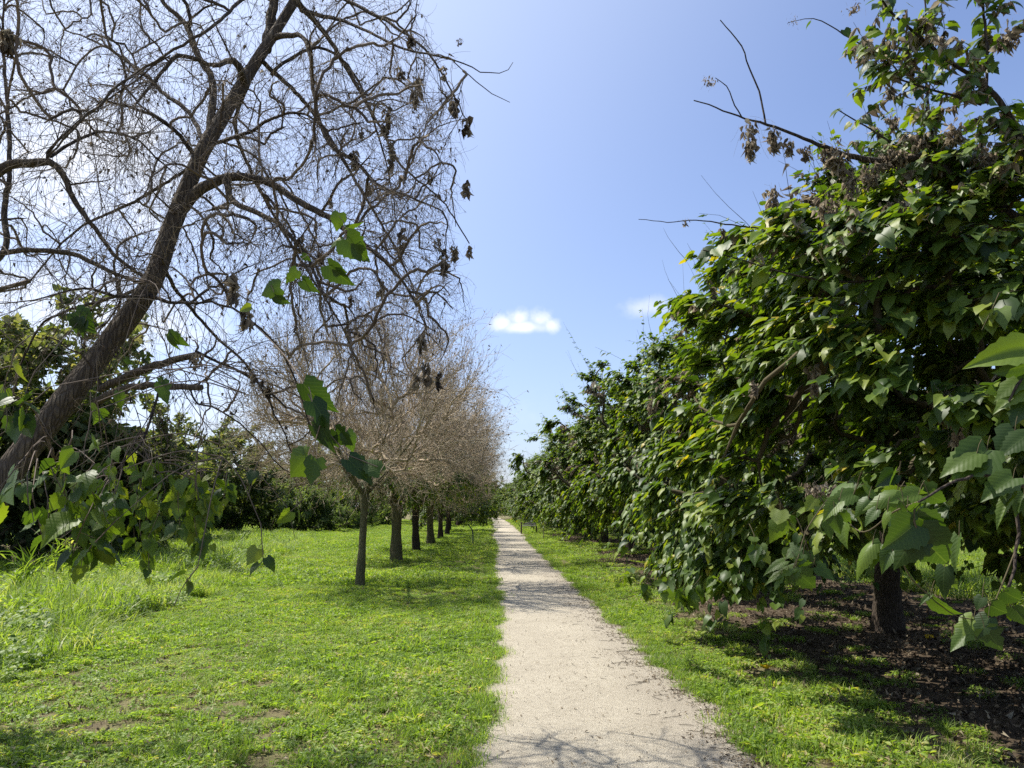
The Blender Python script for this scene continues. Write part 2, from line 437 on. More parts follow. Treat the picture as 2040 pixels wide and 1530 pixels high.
# ------------------------------------------------------------------ ellipsoid sampling
def crown_targets(n, c, rad, r, shell=.45, lump=.16, zmin=None, skirt=0):
    d = norm(r.normal(0, 1, (n, 3)))
    ph = r.uniform(0, 6.28, 5)
    lumpf = 1+lump*(np.sin(d[:, 0]*5+ph[0])+np.sin(d[:, 1]*5+ph[1])+np.sin(d[:, 2]*6+ph[2]))*.6
    rr = r.uniform(shell, 1, n)**.6*lumpf
    p = np.array(c)+d*np.array(rad)*rr[:, None]
    if skirt:
        q = np.clip(-d[:, 2], 0, 1)**.8*skirt; hx = norm(d*[1, 1, 0]); p += hx*(np.array(rad)*[1, 1, 0])*(q*rr)[:, None]
    if zmin is not None: p = p[p[:, 2] > zmin]
    return p

# ------------------------------------------------------------------ tree kinds
def trunk_mesh(P, R, seed, mat, flare=1.35, name='trunk', bump=.07, sides=16):
    mb = MB(); P = np.asarray(P, float); R = list(R)
    rough_tube(mb, P, [R[0]*flare, R[0]*1.05]+R[1:] if flare > 1 else R, sides, bump, seed)
    return mb.mesh(name, mat)

def leafy_tree_meshes(seed, h=6.2, rad=(3.0, 3.0), zc=3.05, rz=2.5, ntar=290, nsh=3900, nleaf=12, lsize=.135, trunk_h=1.7, tr=.17, zlow=.55, dead=.08, extra=None, tm_=None):
    r = np.random.default_rng(seed); top = np.array([.1, .05, trunk_h])
    T = resample(np.array([[0, 0, -.1], [.05, -.03, trunk_h*.5], top]), 8)
    tm = trunk_mesh(T, [tr, tr*.85, tr*.8, tr*.95], seed, M['barkdark'])
    c = np.array([0, 0, zc])
    tg = crown_targets(ntar, c, (rad[0], rad[1], rz), r, .4, .24, zlow, .45)
    if extra is not None: tg = np.concatenate([tg, extra])
    limbs = []; ll = []
    for k in range(6):
        a = k*1.05+r.uniform(-.3, .3); e = r.uniform(.5, 1.2)
        p = resample(np.array([top-[0, 0, .1], top+[.5*math.cos(a), .5*math.sin(a), .5*e], top+[1.3*math.cos(a), 1.3*math.sin(a), 1.4*e]]), 8)
        limbs.append(p); ll.append(np.linspace(0, 1.8, 8))
    P, C = connect(limbs, ll, tg, top, 7, .12, r)
    mb = MB(); rr = .0065*np.sqrt(C/.22)+.003
    tubes(mb, np.array(limbs), taper(np.full(6, tr*.45), np.full(6, tr*.18), 8), 7, .3)
    tubes(mb, P, np.minimum(rr, tr*.35), 5, r.uniform(.1, .6, len(P)))
    # shoots biased to the outer half of every path
    pi = r.integers(0, len(P), nsh); t = r.uniform(.35, 1, nsh)**.5*6; i = np.minimum(t.astype(int), 5); f = (t-i)[:, None]
    b = P[pi, i]*(1-f)+P[pi, i+1]*f
    out = norm((b-c)/np.array([rad[0], rad[1], rz])); D = norm((out*.9+norm(r.normal(0, 1, b.shape))*.75)*[1, 1, .45]+[0, 0, .12])
    L = r.uniform(.18, .55, nsh); L[::26] = r.uniform(.8, 1.35, len(L[::26])); S = shoots(b, D, L, 5, -.25-.4*(b[:, 2] < zc), .10, r)
    tubes(mb, S, taper(np.full(nsh, .0045), np.full(nsh, .0015), 5), 3, r.uniform(.2, .9, nsh))
    lv = MB(); ndead = int(nsh*dead)
    # webbed, dried shoots come in patches
    q = r.normal(0, 1, (7, 3)); q = c+norm(q)*np.array([rad[0], rad[1], rz])*.95; q[:, 2] = np.maximum(q[:, 2], zc-.5)
    dist = np.min(np.linalg.norm(S[:, -1][:, None]-q[None], axis=2), axis=1); isd = np.zeros(nsh, bool); isd[np.argsort(dist)[:ndead]] = True
    shoot_leaves(lv, S[~isd], nleaf, lsize, .42, .25, False, 0, .8, c, None, r, tm=tm_)
    inner = MB()
    db, dd, ix, tt = sub(S[isd], 9, 1.0, .1, 1, r)
    leaves(inner, db, norm(dd+[0, 0, -1.1]), norm(r.normal(0, 1, db.shape)), lsize*r.uniform(.4, .9, len(db)), r.uniform(0, 1, len(db)), tm=[tmpl_low(.9, .9), tmpl_low(1.3, .2)], r=r, wid=.55)
    # sparse erect bare tips on top
    m = (b[:, 2] > zc+rz*.45); bt = S[m][:, -1][:90]; Du = norm(np.array([0, 0, 1.0])+norm(bt-c)*.8+r.normal(0, .3, bt.shape))
    SS = shoots(bt, Du, r.uniform(.2, .8, len(bt)), 5, .1, .08, r)
    tubes(mb, SS, taper(np.full(len(bt), .004), np.full(len(bt), .0012), 5), 3, r.uniform(0, .5, len(bt)))
    shoot_leaves(lv, SS[::2], 6, lsize*.6, .6, .2, False, 0, .5, c, None, r)
    return tm, mb.mesh('branches', M['twiggreen']), lv.mesh('foliage', M['leaf'], True), inner.mesh('dead_leaves', M['web'], True)

def bare_tree_meshes(seed, zc=3.7, rad=3.0, rz=2.5, trunk_h=1.75, tr=.11, ntar=420, mossy=True, green=0):
    r = np.random.default_rng(seed); top = np.array([.05, .03, trunk_h])
    T = resample(np.array([[0, 0, -.1], [.04, .03, trunk_h*.5], top]), 8)
    tm = trunk_mesh(T, [tr, tr*.85, tr*.85, tr*1.1], seed, M['barkmoss'] if mossy else M['barkdark'], 1.3)
    c = np.array([0, 0, zc]); tg = crown_targets(ntar, c, (rad, rad, rz), r, .3, .1, 1.5)
    tg[:, 2] = np.where(tg[:, 2] < 2.3, tg[:, 2]+.3, tg[:, 2])
    limbs = []; ll = []
    nl = 6
    for k in range(nl):
        a = k*2*math.pi/nl+r.uniform(-.3, .3); e = r.uniform(.7, 1.3)
        p = resample(np.array([top-[0, 0, .15], top+[.4*math.cos(a), .4*math.sin(a), .3*e], top+[1.0*math.cos(a), 1.0*math.sin(a), 1.1*e]]), 8)
        limbs.append(p); ll.append(np.linspace(0, 1.4, 8))
    P, C = connect(limbs, ll, tg, top, 7, .1, r)
    lm = MB(); rr = .0036*np.sqrt(C/.22)+.002
    for k in range(nl): rough_tube(lm, limbs[k], [tr*.55, tr*.33, tr*.2], 8, .06, seed+k)
    lm2 = MB(); tubes(lm2, P, np.minimum(rr, tr*.4), 5, r.uniform(.2, .9, len(P)))
    b, D, ix, t = sub(P, 5, .9, .2, 1, r)
    out = norm(b-c); up = np.array([0, 0, 1.])
    D = norm(D*.7+out*.75+up*(.5+.5*(b[:, 2:3] > zc))*(r.random(len(b)) > .3)[:, None]); n1 = len(b)
    S = shoots(b, D, r.uniform(.35, 1.15, n1), 6, r.uniform(-.4, .6, n1), .08, r)
    tubes(lm2, S, taper(np.full(n1, .0055), np.full(n1, .002), 6), 3, r.uniform(.2, 1, n1))
    b, D, ix, t = sub(S, 7, .8, .1, 1, r); n2 = len(b)
    S2 = shoots(b, D+up*.15, r.uniform(.12, .42, n2), 4, r.uniform(-.3, .3, n2), .14, r)
    tubes(lm2, S2, taper(np.full(n2, .0032), np.full(n2, .0014), 4), 3, r.uniform(.2, 1, n2))
    # brittle remains of eaten leaves
    b, D, ix, t = sub(S2, 1, 1.2, .3, 1, r); k = r.random(len(b)) < .55; b, D = b[k], D[k]
    dl = MB(); leaves(dl, b, norm(D+[0, 0, -.8]), norm(r.normal(0, 1, b.shape)), r.uniform(.02, .055, len(b)), r.uniform(.5, 1, len(b)), tm=[tmpl_low(.9, .9), tmpl_low(1.3, .2)], r=r, wid=.5)
    out = [tm, lm.mesh('limbs', M['barkmoss'] if mossy else M['barkdark']), lm2.mesh('twigs', M['twigbrown']), dl.mesh('dead_leaves', M['dead'])]
    if green:
        m = (P[:, -1, 2] < zc-.2); Q = P[m]; b, D, ix, t = sub(Q, 3, .9, .2, 1, r)
        b = b[:green]; D = D[:green]
        S = shoots(b, D+[0, 0, -.2], r.uniform(.3, .7, len(b)), 5, -.7, .1, r); lv = MB()
        shoot_leaves(lv, S, 12, .12, .4, .2, False, 0, 1.0, c, None, r)
        out.append(lv.mesh('foliage', M['leaf']))
    return out

ORD = ['first', 'second', 'third', 'fourth', 'fifth', 'sixth', 'seventh', 'eighth', 'ninth', 'tenth', 'eleventh', 'twelfth', 'thirteenth', 'fourteenth', 'fifteenth', 'sixteenth', 'seventeenth', 'eighteenth', 'nineteenth', 'twentieth', 'twenty-first', 'twenty-second']
PART = ['trunk', 'branches', 'foliage', 'dead_leaves']
def plant(name, meshes, parts, loc, rz=0, s=(1, 1, 1), **kw):
    e = empty(name, loc, rz); e.scale = s
    for n, m in zip(parts, meshes):
        if m is not None: obj(n, m, e)
    return tag(e, **kw)

#@@LAYOUT
# ------------------------------------------------------------------ ground, path
def groundmat():
    m, nt, out = newmat('meadow_soil'); t = nt.nodes.new('ShaderNodeTexCoord'); v = t.outputs['Object']
    n1 = noise_(nt, v, .35, 5, .6); n2 = noise_(nt, v, 3.5, 5, .65); n3 = noise_(nt, v, 60, 4, .7)
    f = math_(nt, 'ADD', math_(nt, 'MULTIPLY', n2, .7), math_(nt, 'MULTIPLY', n3, .4))
    g = ramp(nt, f, [(.3, (.10, .095, .045)), (.5, (.15, .14, .065)), (.7, (.22, .18, .105))])
    soil = ramp(nt, n3, [(.3, (.045, .034, .024)), (.7, (.13, .098, .066))])
    s = nt.nodes.new('ShaderNodeSeparateXYZ'); nt.links.new(v, s.inputs[0])
    # bare, littered soil in a band under the right-hand row; patchy elsewhere
    x = math_(nt, 'ADD', s.outputs['X'], math_(nt, 'MULTIPLY', math_(nt, 'SUBTRACT', n1, .5), 2.4))
    a = smooth(nt, x, 2.6, 3.6); b = smooth(nt, x, 9.6, 8.4)
    band = math_(nt, 'MULTIPLY', a, b)
    patch = smooth(nt, n2, .52, .64)
    k = math_(nt, 'MAXIMUM', band, math_(nt, 'MULTIPLY', patch, .75))
    c = mixc(nt, k, g, soil)
    p = nt.nodes.new('ShaderNodeBsdfPrincipled'); p.inputs['Roughness'].default_value = 1; p.inputs['Specular IOR Level'].default_value = .1
    nt.links.new(c, p.inputs['Base Color'])
    bp = nt.nodes.new('ShaderNodeBump'); bp.inputs['Strength'].default_value = .7; bp.inputs['Distance'].default_value = .03
    nt.links.new(n3, bp.inputs['Height']); nt.links.new(bp.outputs[0], p.inputs['Normal'])
    nt.links.new(p.outputs[0], out.inputs['Surface']); return m
def pathmat():
    m, nt, out = newmat('fine_gravel'); t = nt.nodes.new('ShaderNodeTexCoord'); v = t.outputs['Object']
    n1 = noise_(nt, v, 1.1, 6, .7); n2 = noise_(nt, v, 12, 5, .75); n3 = noise_(nt, v, 130, 3, .8)
    vo = nt.nodes.new('ShaderNodeTexVoronoi'); vo.inputs['Scale'].default_value = 90; nt.links.new(v, vo.inputs['Vector'])
    vc = nt.nodes.new('ShaderNodeSeparateColor'); nt.links.new(vo.outputs['Color'], vc.inputs[0])
    f = math_(nt, 'ADD', math_(nt, 'ADD', math_(nt, 'MULTIPLY', n1, .35), math_(nt, 'MULTIPLY', n2, .35)), math_(nt, 'ADD', math_(nt, 'MULTIPLY', n3, .25), math_(nt, 'MULTIPLY', vc.outputs[0], .16)))
    c = ramp(nt, f, [(.30, (.165, .145, .11)), (.46, (.345, .305, .235)), (.66, (.485, .438, .345))])
    s = nt.nodes.new('ShaderNodeSeparateXYZ'); nt.links.new(v, s.inputs[0])
    # the right third is looser and greyer, with soil washed in
    x = math_(nt, 'ADD', s.outputs['X'], math_(nt, 'MULTIPLY', math_(nt, 'SUBTRACT', n2, .5), .9))
    e = smooth(nt, x, .95, 1.7); c = mixc(nt, math_(nt, 'MULTIPLY', e, .55), c, mixc(nt, n3, (.20, .165, .13), (.42, .38, .32)))
    sp = smooth(nt, noise_(nt, v, 38, 3, .8), .68, .76)
    c = mixc(nt, math_(nt, 'MULTIPLY', sp, .6), c, (.14, .10, .07))
    p = nt.nodes.new('ShaderNodeBsdfPrincipled'); p.inputs['Roughness'].default_value = .95; p.inputs['Specular IOR Level'].default_value = .15
    nt.links.new(c, p.inputs['Base Color'])
    bp = nt.nodes.new('ShaderNodeBump'); bp.inputs['Strength'].default_value = .9; bp.inputs['Distance'].default_value = .012
    h = math_(nt, 'ADD', n3, math_(nt, 'MULTIPLY', vo.outputs['Distance'], .8)); nt.links.new(h, bp.inputs['Height']); nt.links.new(bp.outputs[0], p.inputs['Normal'])
    nt.links.new(p.outputs[0], out.inputs['Surface']); return m
mb = MB(); mb.add([(-600, -40, 0), (600, -40, 0), (600, 900, 0), (-600, 900, 0)], [[0, 1, 2, 3]])
tag(obj('ground', mb.mesh('ground', groundmat(), False)), kind='structure')

PX0, PX1 = 0.0, 1.78
def edge_l(y): return PX0+.04*np.sin(y*7.3+.5)*np.exp(-y/14)*.6+.03*np.sin(y*2.3)+.03*np.sin(y*5.1+1)+.02*np.sin(y*11+2)-.05*np.sin(y*.35)-.10*np.exp(-((y-5.0)/.6)**2)
def edge_r(y): return PX1+.035*np.sin(y*6.1)*np.exp(-y/14)+.045*np.sin(y*1.9+2)+.03*np.sin(y*4.3)+.02*np.sin(y*9+1)
ys = np.concatenate([np.arange(-6, 40, .08), np.arange(40, 170, 1.0)])
# beyond 60 m the path drifts gently right so that it closes behind the trees
def drift(y): return np.where(y > 70, -(y-70)**2*.00025, 0)
a = np.stack([edge_l(ys)+drift(ys), ys, np.full_like(ys, .004)], 1); b = np.stack([edge_r(ys)+drift(ys), ys, np.full_like(ys, .004)], 1)
v = np.stack([a, b], 1).reshape(-1, 3); i = np.arange(len(ys)-1)*2
mb = MB(); mb.add(v, np.stack([i, i+1, i+3, i+2], 1))
PM = pathmat()
tag(obj('path', mb.mesh('path', PM, False)), kind='structure')
xs = np.linspace(-30, .3, 60); yc = 58+(.3-xs)*.10+np.where(xs < -10, (xs+10)**2*.02, 0); hw = 1.1+.9*np.exp((xs-.3)/1.0)
a = np.stack([xs, yc-hw, np.full_like(xs, .008)], 1); b = np.stack([xs, yc+hw, np.full_like(xs, .008)], 1)
v = np.stack([a, b], 1).reshape(-1, 3); i = np.arange(len(xs)-1)*2
mb = MB(); mb.add(v, np.stack([i, i+2, i+3, i+1], 1))
tag(obj('side_path', mb.mesh('side_path', PM, False)), kind='structure')

# ------------------------------------------------------------------ grass (stuff)
def gleaf(name, stops, trans=.45): return leafmat(name, stops, trans, (1.6, 1.7, .45), .5, .3, back=.05, vary=.9)
GR = [(0, (.055, .10, .02)), (.35, (.15, .235, .042)), (.7, (.255, .355, .065)), (.9, (.35, .39, .11)), (1, (.43, .36, .19))]
M['grass'] = gleaf('lawn_grass', GR)
M['tall'] = gleaf('tall_grass', [(0, (.07, .12, .022)), (.5, (.18, .265, .05)), (.85, (.32, .39, .11)), (1, (.48, .46, .24))], .45)
def blades(mb, n, rad, h0, h1, w, lean, r, tmu=.5, tsd=.22, seg=3, sq=True):
    p = r.uniform(-rad, rad, (n, 2)) if sq else r.normal(0, rad, (n, 2))
    a = r.uniform(0, 6.28, n); d = np.stack([np.cos(a), np.sin(a), np.zeros(n)], 1); s = np.stack([-np.sin(a), np.cos(a), np.zeros(n)], 1)
    h = r.uniform(h0, h1, n); ln = r.uniform(.1, 1, n)*lean; W = w*r.uniform(.6, 1.3, n)
    B = np.concatenate([p, np.zeros((n, 1))], 1); V = []
    for k in range(seg+1):
        u = k/seg; ht = h*(u-.45*ln*u*u); c = B+d*(h*ln*u*u)[:, None]+np.array([0, 0, 1])*ht[:, None]
        ww = (W*(1-u**2.2)*(.55+.45*min(1, u*3)))[:, None]
        if k < seg: V += [c-s*ww/2, c+s*ww/2]
        else: V += [c]
    nv = 2*seg+1; V = np.stack(V, 1).reshape(-1, 3); o = (np.arange(n)*nv)[:, None, None]
    f = np.array([[2*k, 2*k+1, 2*k+3, 2*k+2] for k in range(seg-1)]); t = np.repeat(np.clip(r.normal(tmu, tsd, n), 0, 1), nv)
    mb.add(V, (f[None]+o).reshape(-1, 4), t); b0 = mb.n-len(V)
    mb.f.append((np.array([[2*seg-2, 2*seg-1, 2*seg]])[None]+o).reshape(-1, 3)+b0); mb.mi.append(np.zeros(n, np.int32))
def flatleaves(mb, n, rad, s0, s1, z0, z1, r, tmu=.55, tsd=.2, wid=1.0):
    p = r.uniform(-rad, rad, (n, 2)); pos = np.concatenate([p, r.uniform(z0, z1, (n, 1))], 1); a = r.uniform(0, 6.28, n)
    d = np.stack([np.cos(a), np.sin(a), r.uniform(-.2, .7, n)], 1); N = norm(np.array([0, 0, 1.])+r.normal(0, .35, (n, 3)))
    leaves(mb, pos, d, N, r.uniform(s0, s1, n), np.clip(r.normal(tmu, tsd, n), 0, .95), r=r, wid=wid)
protos = {}
def proto(name, fn, mat, seed):
    r = np.random.default_rng(seed); mb = MB(); fn(mb, r); me = mb.mesh(name, mat); return bpy.data.objects.new(name, me)
def coll(name, obs):
    c = bpy.data.collections.new(name)
    for o in obs: c.objects.link(o)
    return c
def lawnA(mb, r): blades(mb, 230, .15, .025, .075, .006, .9, r, .5, .22); flatleaves(mb, 120, .15, .015, .035, .008, .04, r)
def lawnB(mb, r): blades(mb, 120, .15, .03, .10, .007, 1.0, r, .55, .22); flatleaves(mb, 170, .15, .018, .045, .008, .05, r, .6, .2, .55)
def lawnC(mb, r): blades(mb, 260, .15, .02, .06, .005, .8, r, .42, .2); flatleaves(mb, 60, .15, .015, .03, .008, .03, r, .5)
def lawnD(mb, r): blades(mb, 60, .11, .06, .14, .010, .9, r, .6, .2); flatleaves(mb, 90, .15, .03, .07, .01, .05, r, .62, .18, .4); blades(mb, 80, .15, .02, .05, .006, .9, r, .95, .1)
lawn = coll('lawn_protos', [proto('lawn_a', lawnA, M['grass'], 1), proto('lawn_b', lawnB, M['grass'], 2), proto('lawn_c', lawnC, M['grass'], 3), proto('lawn_d', lawnD, M['grass'], 4), proto('lawn_e', lawnB, M['grass'], 5)])
def farA(mb, r): blades(mb, 330, .45, .03, .10, .012, .9, r, .52, .2, 2); flatleaves(mb, 160, .45, .03, .06, .01, .06, r, .55, .2, .7)
farl = coll('far_protos', [proto('far_a', farA, M['grass'], 11), proto('far_b', farA, M['grass'], 12), proto('far_c', farA, M['grass'], 13)])
def tallA(mb, r): blades(mb, 75, .10, .22, .55, .013, 1.1, r, .5, .22, 5, False); blades(mb, 60, .16, .08, .25, .010, 1.0, r, .6, .2, 3, False)
def tallB(mb, r): flatleaves(mb, 170, .22, .03, .075, .05, .32, r, .45, .22, .9); blades(mb, 50, .16, .15, .45, .010, 1.1, r, .55, .2, 4)
def tallC(mb, r): blades(mb, 110, .14, .15, .42, .014, 1.35, r, .75, .2, 4, False)
tallc = coll('tall_protos', [proto('tall_a', tallA, M['tall'], 21), proto('tall_b', tallB, M['tall'], 22), proto('tall_c', tallC, M['tall'], 23), proto('tall_d', tallA, M['tall'], 24)])
def edgeA(mb, r): blades(mb, 90, .07, .03, .085, .005, 1.2, r, .5, .2, 3, False)
edgec = coll('edge_protos', [proto('edge_a', edgeA, M['grass'], 31), proto('edge_b', edgeA, M['grass'], 32)])

def scatter(name, pts, scl, collection, seed, zs=None, mats=None, tilt=.12):
    """one stuff object: instances the collection's meshes on the points (geometry nodes)"""
    r = np.random.default_rng(seed)
    me = bpy.data.meshes.new(name); pts = np.asarray(pts, np.float32); n = len(pts)
    me.vertices.add(n); me.vertices.foreach_set('co', pts.ravel())
    rot = np.stack([r.normal(0, tilt, n), r.normal(0, tilt, n), r.uniform(0, 6.28, n)], 1).astype(np.float32)
    s3 = np.stack([scl, scl, scl*(zs if zs is not None else 1)], 1).astype(np.float32)
    for nm, arr in (('rot', rot), ('scl', s3)):
        a = me.attributes.new(nm, 'FLOAT_VECTOR', 'POINT'); a.data.foreach_set('vector', arr.ravel())
    o = obj(name, me); g = bpy.data.node_groups.new(name, 'GeometryNodeTree')
    g.interface.new_socket('Geometry', in_out='INPUT', socket_type='NodeSocketGeometry'); g.interface.new_socket('Geometry', in_out='OUTPUT', socket_type='NodeSocketGeometry')
    gi = g.nodes.new('NodeGroupInput'); go = g.nodes.new('NodeGroupOutput'); ip = g.nodes.new('GeometryNodeInstanceOnPoints')
    ci = g.nodes.new('GeometryNodeCollectionInfo'); ci.inputs['Collection'].default_value = collection; ci.inputs['Separate Children'].default_value = True; ci.inputs['Reset Children'].default_value = True
    ip.inputs['Pick Instance'].default_value = True
    ra = g.nodes.new('FunctionNodeRandomValue'); ra.data_type = 'INT'; ra.inputs['Min'].default_value = 0; ra.inputs['Max'].default_value = len(collection.objects)-1
    def att(nm):
        q = g.nodes.new('GeometryNodeInputNamedAttribute'); q.data_type = 'FLOAT_VECTOR'; q.inputs['Name'].default_value = nm; return q.outputs['Attribute']
    g.links.new(gi.outputs[0], ip.inputs['Points']); g.links.new(ci.outputs[0], ip.inputs['Instance'])
    for s_ in ra.outputs:
        if s_.enabled and s_.type == 'INT': g.links.new(s_, ip.inputs['Instance Index']); break
    e2r = g.nodes.new('FunctionNodeEulerToRotation'); g.links.new(att('rot'), e2r.inputs[0]); g.links.new(e2r.outputs[0], ip.inputs['Rotation'])
    g.links.new(att('scl'), ip.inputs['Scale']); g.links.new(ip.outputs[0], go.inputs[0])
    md = o.modifiers.new('scatter', 'NODES'); md.node_group = g
    return tag(o, kind='stuff')
def vnoise(x, y, s, seed=0):
    r = np.random.default_rng(seed); o = np.zeros_like(x)
    for k in range(7):
        a = r.uniform(0, 6.28); f = s*r.uniform(.6, 1.9); o += np.sin((x*math.cos(a)+y*math.sin(a))*f+r.uniform(0, 6.28))
    return o/7
def in_view(x, y, m=1.0):
    c = x-y*.0246
    return (np.abs(c) < (y+m)*.72+m)
def tall_edge(y):   # right-hand boundary of the uncut strip (world x) as the photo shows it
    return np.interp(y, [4, 7, 9, 11, 14, 18, 22, 28, 40, 60, 90], [-4.4, -4.3, -4.6, -4.9, -5.4, -5.8, -6.3, -7.2, -9.5, -14, -20])
def jgrid(x0, x1, y0, y1, st, r):
    X, Y = np.meshgrid(np.arange(x0, x1, st), np.arange(y0, y1, st)); X = X.ravel()+r.uniform(-st/2, st/2, X.size); Y = Y.ravel()+r.uniform(-st/2, st/2, Y.size); return X, Y
r = np.random.default_rng(5)
# near lawn, both sides of the path
X, Y = jgrid(-14, 9, 3.6, 17, .155, r)
litter = 1/(1+np.exp(-((X+.7*vnoise(X, Y, 1.3, 9)*1.2)-2.85)*3.2))*(X < 9.5)
pr = np.where(X > 0, 1-litter*.965, 1.0)
bare = vnoise(X, Y, 3.6, 2)+.8*vnoise(X, Y, 8, 3)
pr = pr*np.where(bare > .52, .62, .85)*np.where((Y < 6.6) & (X < 0), .8, 1)
keep = ((X < edge_l(Y)-.05) | (X > edge_r(Y)+.07)) & in_view(X, Y) & (r.random(X.size) < pr)
X, Y = X[keep], Y[keep]; hn = vnoise(X, Y, 1.1, 4)
scatter('grass_lawn', np.stack([X, Y, np.zeros_like(X)], 1), .9+.35*hn+r.uniform(-.1, .2, len(X)), lawn, 1, zs=.9+.35*hn)
# farther lawn
X, Y = jgrid(-60, 45, 16.5, 100, .52, r)
litter = ((X > 3.2) & (X < 8.2)); keep = ((X < edge_l(Y)-.35+drift(Y)) | (X > edge_r(Y)+.35+drift(Y))) & in_view(X, Y) & ~((litter) & (r.random(X.size) < .8)) & ~((np.abs(Y-58-(.3-X)*.1) < 1.2) & (X < .5))
X, Y = X[keep], Y[keep]; hn = vnoise(X, Y, .6, 6)
scatter('grass_field', np.stack([X, Y, np.zeros_like(X)], 1), 1+.25*hn+r.uniform(-.1, .2, len(X)), farl, 2, zs=1.0+.4*hn)
# uncut strip at the left
X, Y = jgrid(-30, -3.5, 4.5, 45, .27, r)
te = tall_edge(Y)+.35*vnoise(X, Y, 1.7, 8); keep = (X < te) & in_view(X, Y) & (r.random(X.size) < .8)
X, Y, te = X[keep], Y[keep], te[keep]; hn = vnoise(X, Y, .9, 12); ed = np.clip((te-X)/.8, .45, 1)
scatter('tall_grass', np.stack([X, Y, np.zeros_like(X)], 1), (1.0+.45*hn+r.uniform(-.2, .3, len(X)))*(.5+.5*ed), tallc, 3, zs=.9+.3*hn, tilt=.2)
# grass behind the right-hand row
X, Y = jgrid(8.3, 26, 6, 40, .33, r); keep = in_view(X, Y) & (r.random(X.size) < .8); X, Y = X[keep], Y[keep]
scatter('tall_grass', np.stack([X, Y, np.zeros_like(X)], 1), .7+.4*r.random(len(X)), tallc, 5, tilt=.2)
# taller weeds and tufts dotted through the lawn
X = r.uniform(-9, 3.4, 900); Y = 4+20*r.random(900)**1.3; k = ((X < edge_l(Y)-.12) | (X > edge_r(Y)+.15)) & in_view(X, Y) & (vnoise(X, Y, 1.5, 44) > -.1); X, Y = X[k], Y[k]
scatter('lawn_weeds', np.stack([X, Y, np.zeros_like(X)], 1), r.uniform(.18, .42, len(X)), tallc, 45, tilt=.25)
# tufts creeping over the gravel's edges
yy = r.uniform(3.5, 40, 2600); side = r.random(2600) < .5
xx = np.where(side, edge_l(yy)+r.normal(-.05, .05, 2600), edge_r(yy)+r.normal(.05, .06, 2600))
scatter('grass_verge', np.stack([xx, yy, np.full_like(xx, .002)], 1), r.uniform(.5, 1.2, 2600), edgec, 6)

# ------------------------------------------------------------------ leaf litter, pebbles (stuff)
n = 26000; r = np.random.default_rng(15)
y = 3.5+46*r.random(n)**1.7; x = r.normal(5.3, 1.9, n); x = np.where(x < 2.3, 5+r.random(n)*2, x); k = r.random(n) < .97
pos = np.stack([x, y, .012+r.uniform(0, .02, n)], 1); a = r.uniform(0, 6.28, n)
mb = MB(); leaves(mb, pos, np.stack([np.cos(a), np.sin(a), r.normal(0, .25, n)], 1), norm(np.array([0, 0, 1.])+r.normal(0, .45, (n, 3))), r.uniform(.025, .075, n), np.clip(r.normal(.36, .25, n), 0, 1), tm=[tmpl_low(.7, .8), tmpl_low(-.5, -.6), tmpl_low(.9, .1)], r=r, wid=.8)
tag(obj('leaf_litter', mb.mesh('leaf_litter', M['dead'])), kind='stuff')
# crumbs of leaves and twigs washed along the path's right edge, a few on the gravel
n = 5200; y = 3.8+22*r.random(n)**1.5; y = np.where(r.random(n) < .6, np.round(y*1.6+vnoise(y, y, 2, 8))/1.6+r.normal(0, .1, n), y); cl = np.clip(vnoise(y*0, y, 3.0, 31)+.35, 0, 1)
x = edge_r(y)-np.abs(r.normal(0, .16+.14*cl, n))+.03; f = r.random(n) < .12; x[f] = r.uniform(.1, 1.7, f.sum())
pos = np.stack([x, y, .010+r.uniform(0, .008, n)], 1); a = r.uniform(0, 6.28, n)
mb = MB(); leaves(mb, pos, np.stack([np.cos(a), np.sin(a), r.normal(0, .15, n)], 1), norm(np.array([0, 0, 1.])+r.normal(0, .25, (n, 3))), r.uniform(.008, .032, n), r.uniform(.05, .85, n), tm=[tmpl_low(.4, .4), tmpl_low(-.3, -.3)], r=r, wid=.6)
m_ = 260; y2 = r.uniform(4, 16, m_); x2 = edge_r(y2)-np.abs(r.normal(0, .3, m_)); B = np.stack([x2, y2, np.full(m_, .012)], 1); a = r.uniform(0, 6.28, m_)
S = shoots(B, np.stack([np.cos(a), np.sin(a), np.zeros(m_)], 1), r.uniform(.04, .18, m_), 4, 0, .05, r); S[:, :, 2] = .011
tubes(mb, S, np.full((m_, 4), .0022), 3, r.uniform(0, .3, m_))
tag(obj('path_debris', mb.mesh('path_debris', M['dead'])), kind='stuff')
# brown crumbs and dry stems through the lawn
n = 14000; y = 4+16*r.random(n)**1.4; x = r.uniform(-.72, .6, n)*(y+1)
k = (x < edge_l(y)) | (x > edge_r(y)); x, y = x[k], y[k]; n = len(x); a = r.uniform(0, 6.28, n)
mb = MB(); leaves(mb, np.stack([x, y, r.uniform(.015, .05, n)], 1), np.stack([np.cos(a), np.sin(a), r.normal(0, .4, n)], 1), norm(np.array([0, 0, 1.])+r.normal(0, .5, (n, 3))), r.uniform(.012, .045, n), r.uniform(.2, 1, n), tm=[tmpl_low(.7, .8), tmpl_low(-.5, -.6)], r=r, wid=.6)
tag(obj('dry_crumbs', mb.mesh('dry_crumbs', M['dead'])), kind='stuff')
